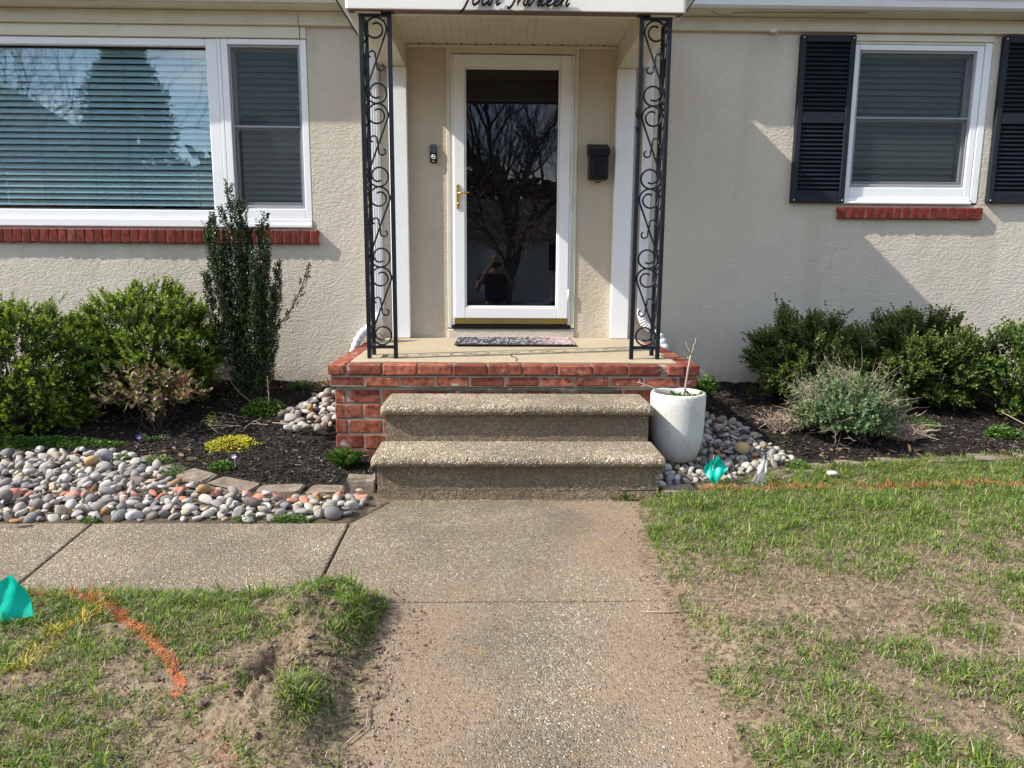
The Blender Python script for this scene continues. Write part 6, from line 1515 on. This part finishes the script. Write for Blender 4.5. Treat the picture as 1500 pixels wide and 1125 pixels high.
# the photographer ------------------------------------------------------
def person():
    gz = float(ground_z(-.11, -6.25)); gz = -.335
    t = thing('person', (-.13, -6.25, gz), 'person in black T-shirt and dark shorts holding up a phone with both hands', 'person')
    Y = -6.22; X = -.13
    skin = Mat('skin', .55, (.45, .25, .17), .35).m; shirt = Mat('black_shirt', .9, (.018, .018, .02)).m; short = Mat('dark_shorts', .9, (.02, .022, .028)).m
    def skinned(name, V, E, R_, mat, sub=2, root=0):
        me = bpy.data.meshes.new(name); off = WL[t]; me.from_pydata([tuple(np.array(v)-off) for v in V], E, []); o = bpy.data.objects.new(name, me); COL.objects.link(o); o.parent = t; me.materials.append(mat)
        sk = o.modifiers.new('Skin', 'SKIN'); 
        if not me.skin_vertices: 
            bm_ = bmesh.new(); bm_.from_mesh(me); bm_.verts.layers.skin.verify(); bm_.to_mesh(me); bm_.free()
        for i, r_ in enumerate(R_):
            s_ = me.skin_vertices[0].data[i]; s_.radius = (r_, r_) if np.isscalar(r_) else r_; s_.use_root = (i == root)
        sk.use_smooth_shade = True; ss = o.modifiers.new('Sub', 'SUBSURF'); ss.levels = sub; ss.render_levels = sub; return o
    h = gz
    V = [(X, Y, h+.92), (X, Y, h+1.08), (X, Y, h+1.28), (X, Y, h+1.40), (X, Y+.005, h+1.48), (X, Y+.015, h+1.535), (X, Y+.02, h+1.60), (X, Y+.02, h+1.68), (X, Y+.015, h+1.735)]
    R_ = [(.15, .11), (.14, .10), (.165, .11), (.12, .08), (.052, .055), (.060, .07), (.072, .085), (.074, .09), (.045, .05)]
    E = [(i, i+1) for i in range(8)]
    def chain(a, pts, rad):
        k = a
        for p, r_ in zip(pts, rad): V.append(p); R_.append(r_); E.append((k, len(V)-1)); k = len(V)-1
        return k
    for s in (-1, 1):
        kn = chain(0, [(X+s*.10, Y, h+.86), (X+s*.11, Y+.01, h+.66), (X+s*.115, Y+.02, h+.48), (X+s*.118, Y+.0, h+.30), (X+s*.12, Y-.01, h+.09), (X+s*.125, Y+.06, h+.05), (X+s*.13, Y+.16, h+.035)], [.095, .078, .058, .056, .038, .042, .032])
        wr_ = chain(3, [(X+s*.19, Y, h+1.39), (X+s*.27, Y+.05, h+1.27), (X+s*.30, Y+.10, h+1.16), (X+s*.235, Y+.20, h+1.30), (X+s*.12, Y+.29, h+1.475), (X+s*.105, Y+.31, h+1.51)], [.062, .048, .040, .036, .026, (.036, .02)])
    V = np.array(V); V[:, 2] = V[:, 2]
    skinned('body', V, E, R_, skin)
    # hands: five fingers each, closed on the phone
    for s in (-1, 1):
        pc = np.array((X+s*.105, Y+.315, h+1.515)); FV = [pc]; FE = []; FR = [(.028, .018)]
        for k in range(4):
            b = pc+np.array((-s*.004, .018, .022-.018*k)); l_ = (.045, .05, .047, .038)[k]; i0 = len(FV)
            FV += [b, b+(-s*.006, .022, .0), b+(-s*.028, .028, .002), b+(-s*l_*1., .024, .002)]; FE += [(0, i0), (i0, i0+1), (i0+1, i0+2), (i0+2, i0+3)]; FR += [.009, .0085, .008, .007]
        i0 = len(FV); FV += [pc+(-s*.012, -.012, .018), pc+(-s*.03, -.014, .034), pc+(-s*.048, -.008, .04)]; FE += [(0, i0), (i0, i0+1), (i0+1, i0+2)]; FR += [.0105, .0095, .008]
        skinned('hand', FV, FE, FR, skin, 1)
    def shell(name, V_, E_, R2, mat): return skinned(name, V_, E_, R2, mat)
    SV = [(X, Y, h+.88), (X, Y, h+1.08), (X, Y, h+1.28), (X, Y, h+1.405)]; SE = [(0, 1), (1, 2), (2, 3)]; SR = [(.195, .15), (.185, .14), (.20, .14), (.14, .10)]
    for s in (-1, 1): i0 = len(SV); SV += [(X+s*.195, Y, h+1.385), (X+s*.275, Y+.055, h+1.255)]; SE += [(3, i0), (i0, i0+1)]; SR += [.092, .080]
    shell('shirt', SV, SE, SR, shirt)
    PV = [(X, Y, h+.93)]; PE = []; PR = [(.20, .16)]
    for s in (-1, 1): i0 = len(PV); PV += [(X+s*.10, Y, h+.82), (X+s*.112, Y+.012, h+.55)]; PE += [(0, i0), (i0, i0+1)]; PR += [.15, .125]
    shell('shorts', PV, PE, PR, short)
    skinned('hair', [(X, Y-.01, h+1.70), (X, Y-.005, h+1.745)], [(0, 1)], [(.080, .088), (.05, .055)], Mat('dark_hair', .8, (.02, .015, .012)).m)
    for s in (-1, 1):
        g_ = Geo(); g_.lathe([(0, -.012), (.009, -.008), (.012, 0), (.009, .008), (0, .012)], (X+s*.031, Y+.098, h+1.645), 10); part('eye', g_, Mat('eye', .2, (.5, .5, .5)).m, t, True)
        g_ = Geo(); g_.tube([(X+s*.074, Y+.01, h+1.66), (X+s*.082, Y+.0, h+1.635), (X+s*.075, Y+.01, h+1.60)], [.008, .013, .008], 6); part('ear', g_, skin, t, True)
    g_ = Geo(); g_.tube([(X, Y+.10, h+1.65), (X, Y+.118, h+1.615), (X, Y+.10, h+1.605)], [.006, .012, .010], 8); part('nose', g_, skin, t, True)
    g_ = Geo(); g_.tube([(X-.022, Y+.095, h+1.575), (X, Y+.103, h+1.573), (X+.022, Y+.095, h+1.575)], [.003, .006, .003], 6); part('mouth', g_, Mat('lips', .5, (.35, .14, .11)).m, t, True)
    for s in (-1, 1):
        g_ = Geo(); g_.bbox(X+s*.125-.05, X+s*.125+.05, Y-.09, Y+.20, h-.005, h+.075, .03); part('shoe', g_, M_black, t, True)
    ph = thing('phone', (-.12, -5.875, 1.18), 'black phone held sideways in the raised hands of the person', 'phone')
    g_ = Geo(); g_.bbox(-.19, -.03, -5.884, -5.876, 1.178, 1.256, .003); part('case', g_, M_black, ph)
    g_ = Geo(); g_.lathe([(0, 0), (.009, 0), (.010, .003), (0, .003)], (0, 0, 0), 16); o = link('lens', g_.mesh('lens', Mat('lens_glass', .05, (.01, .01, .015)).m), (-.11, -5.8755, 1.235), ph); o.rotation_euler = (-math.pi/2, 0, 0)
    return t
person()
print('objects', len(bpy.data.objects), 'tris', sum(sum(len(p.vertices)-2 for p in []) for m in []) or sum(len(o.data.loops)-2*len(o.data.polygons) for o in bpy.data.objects if o.type == 'MESH'))
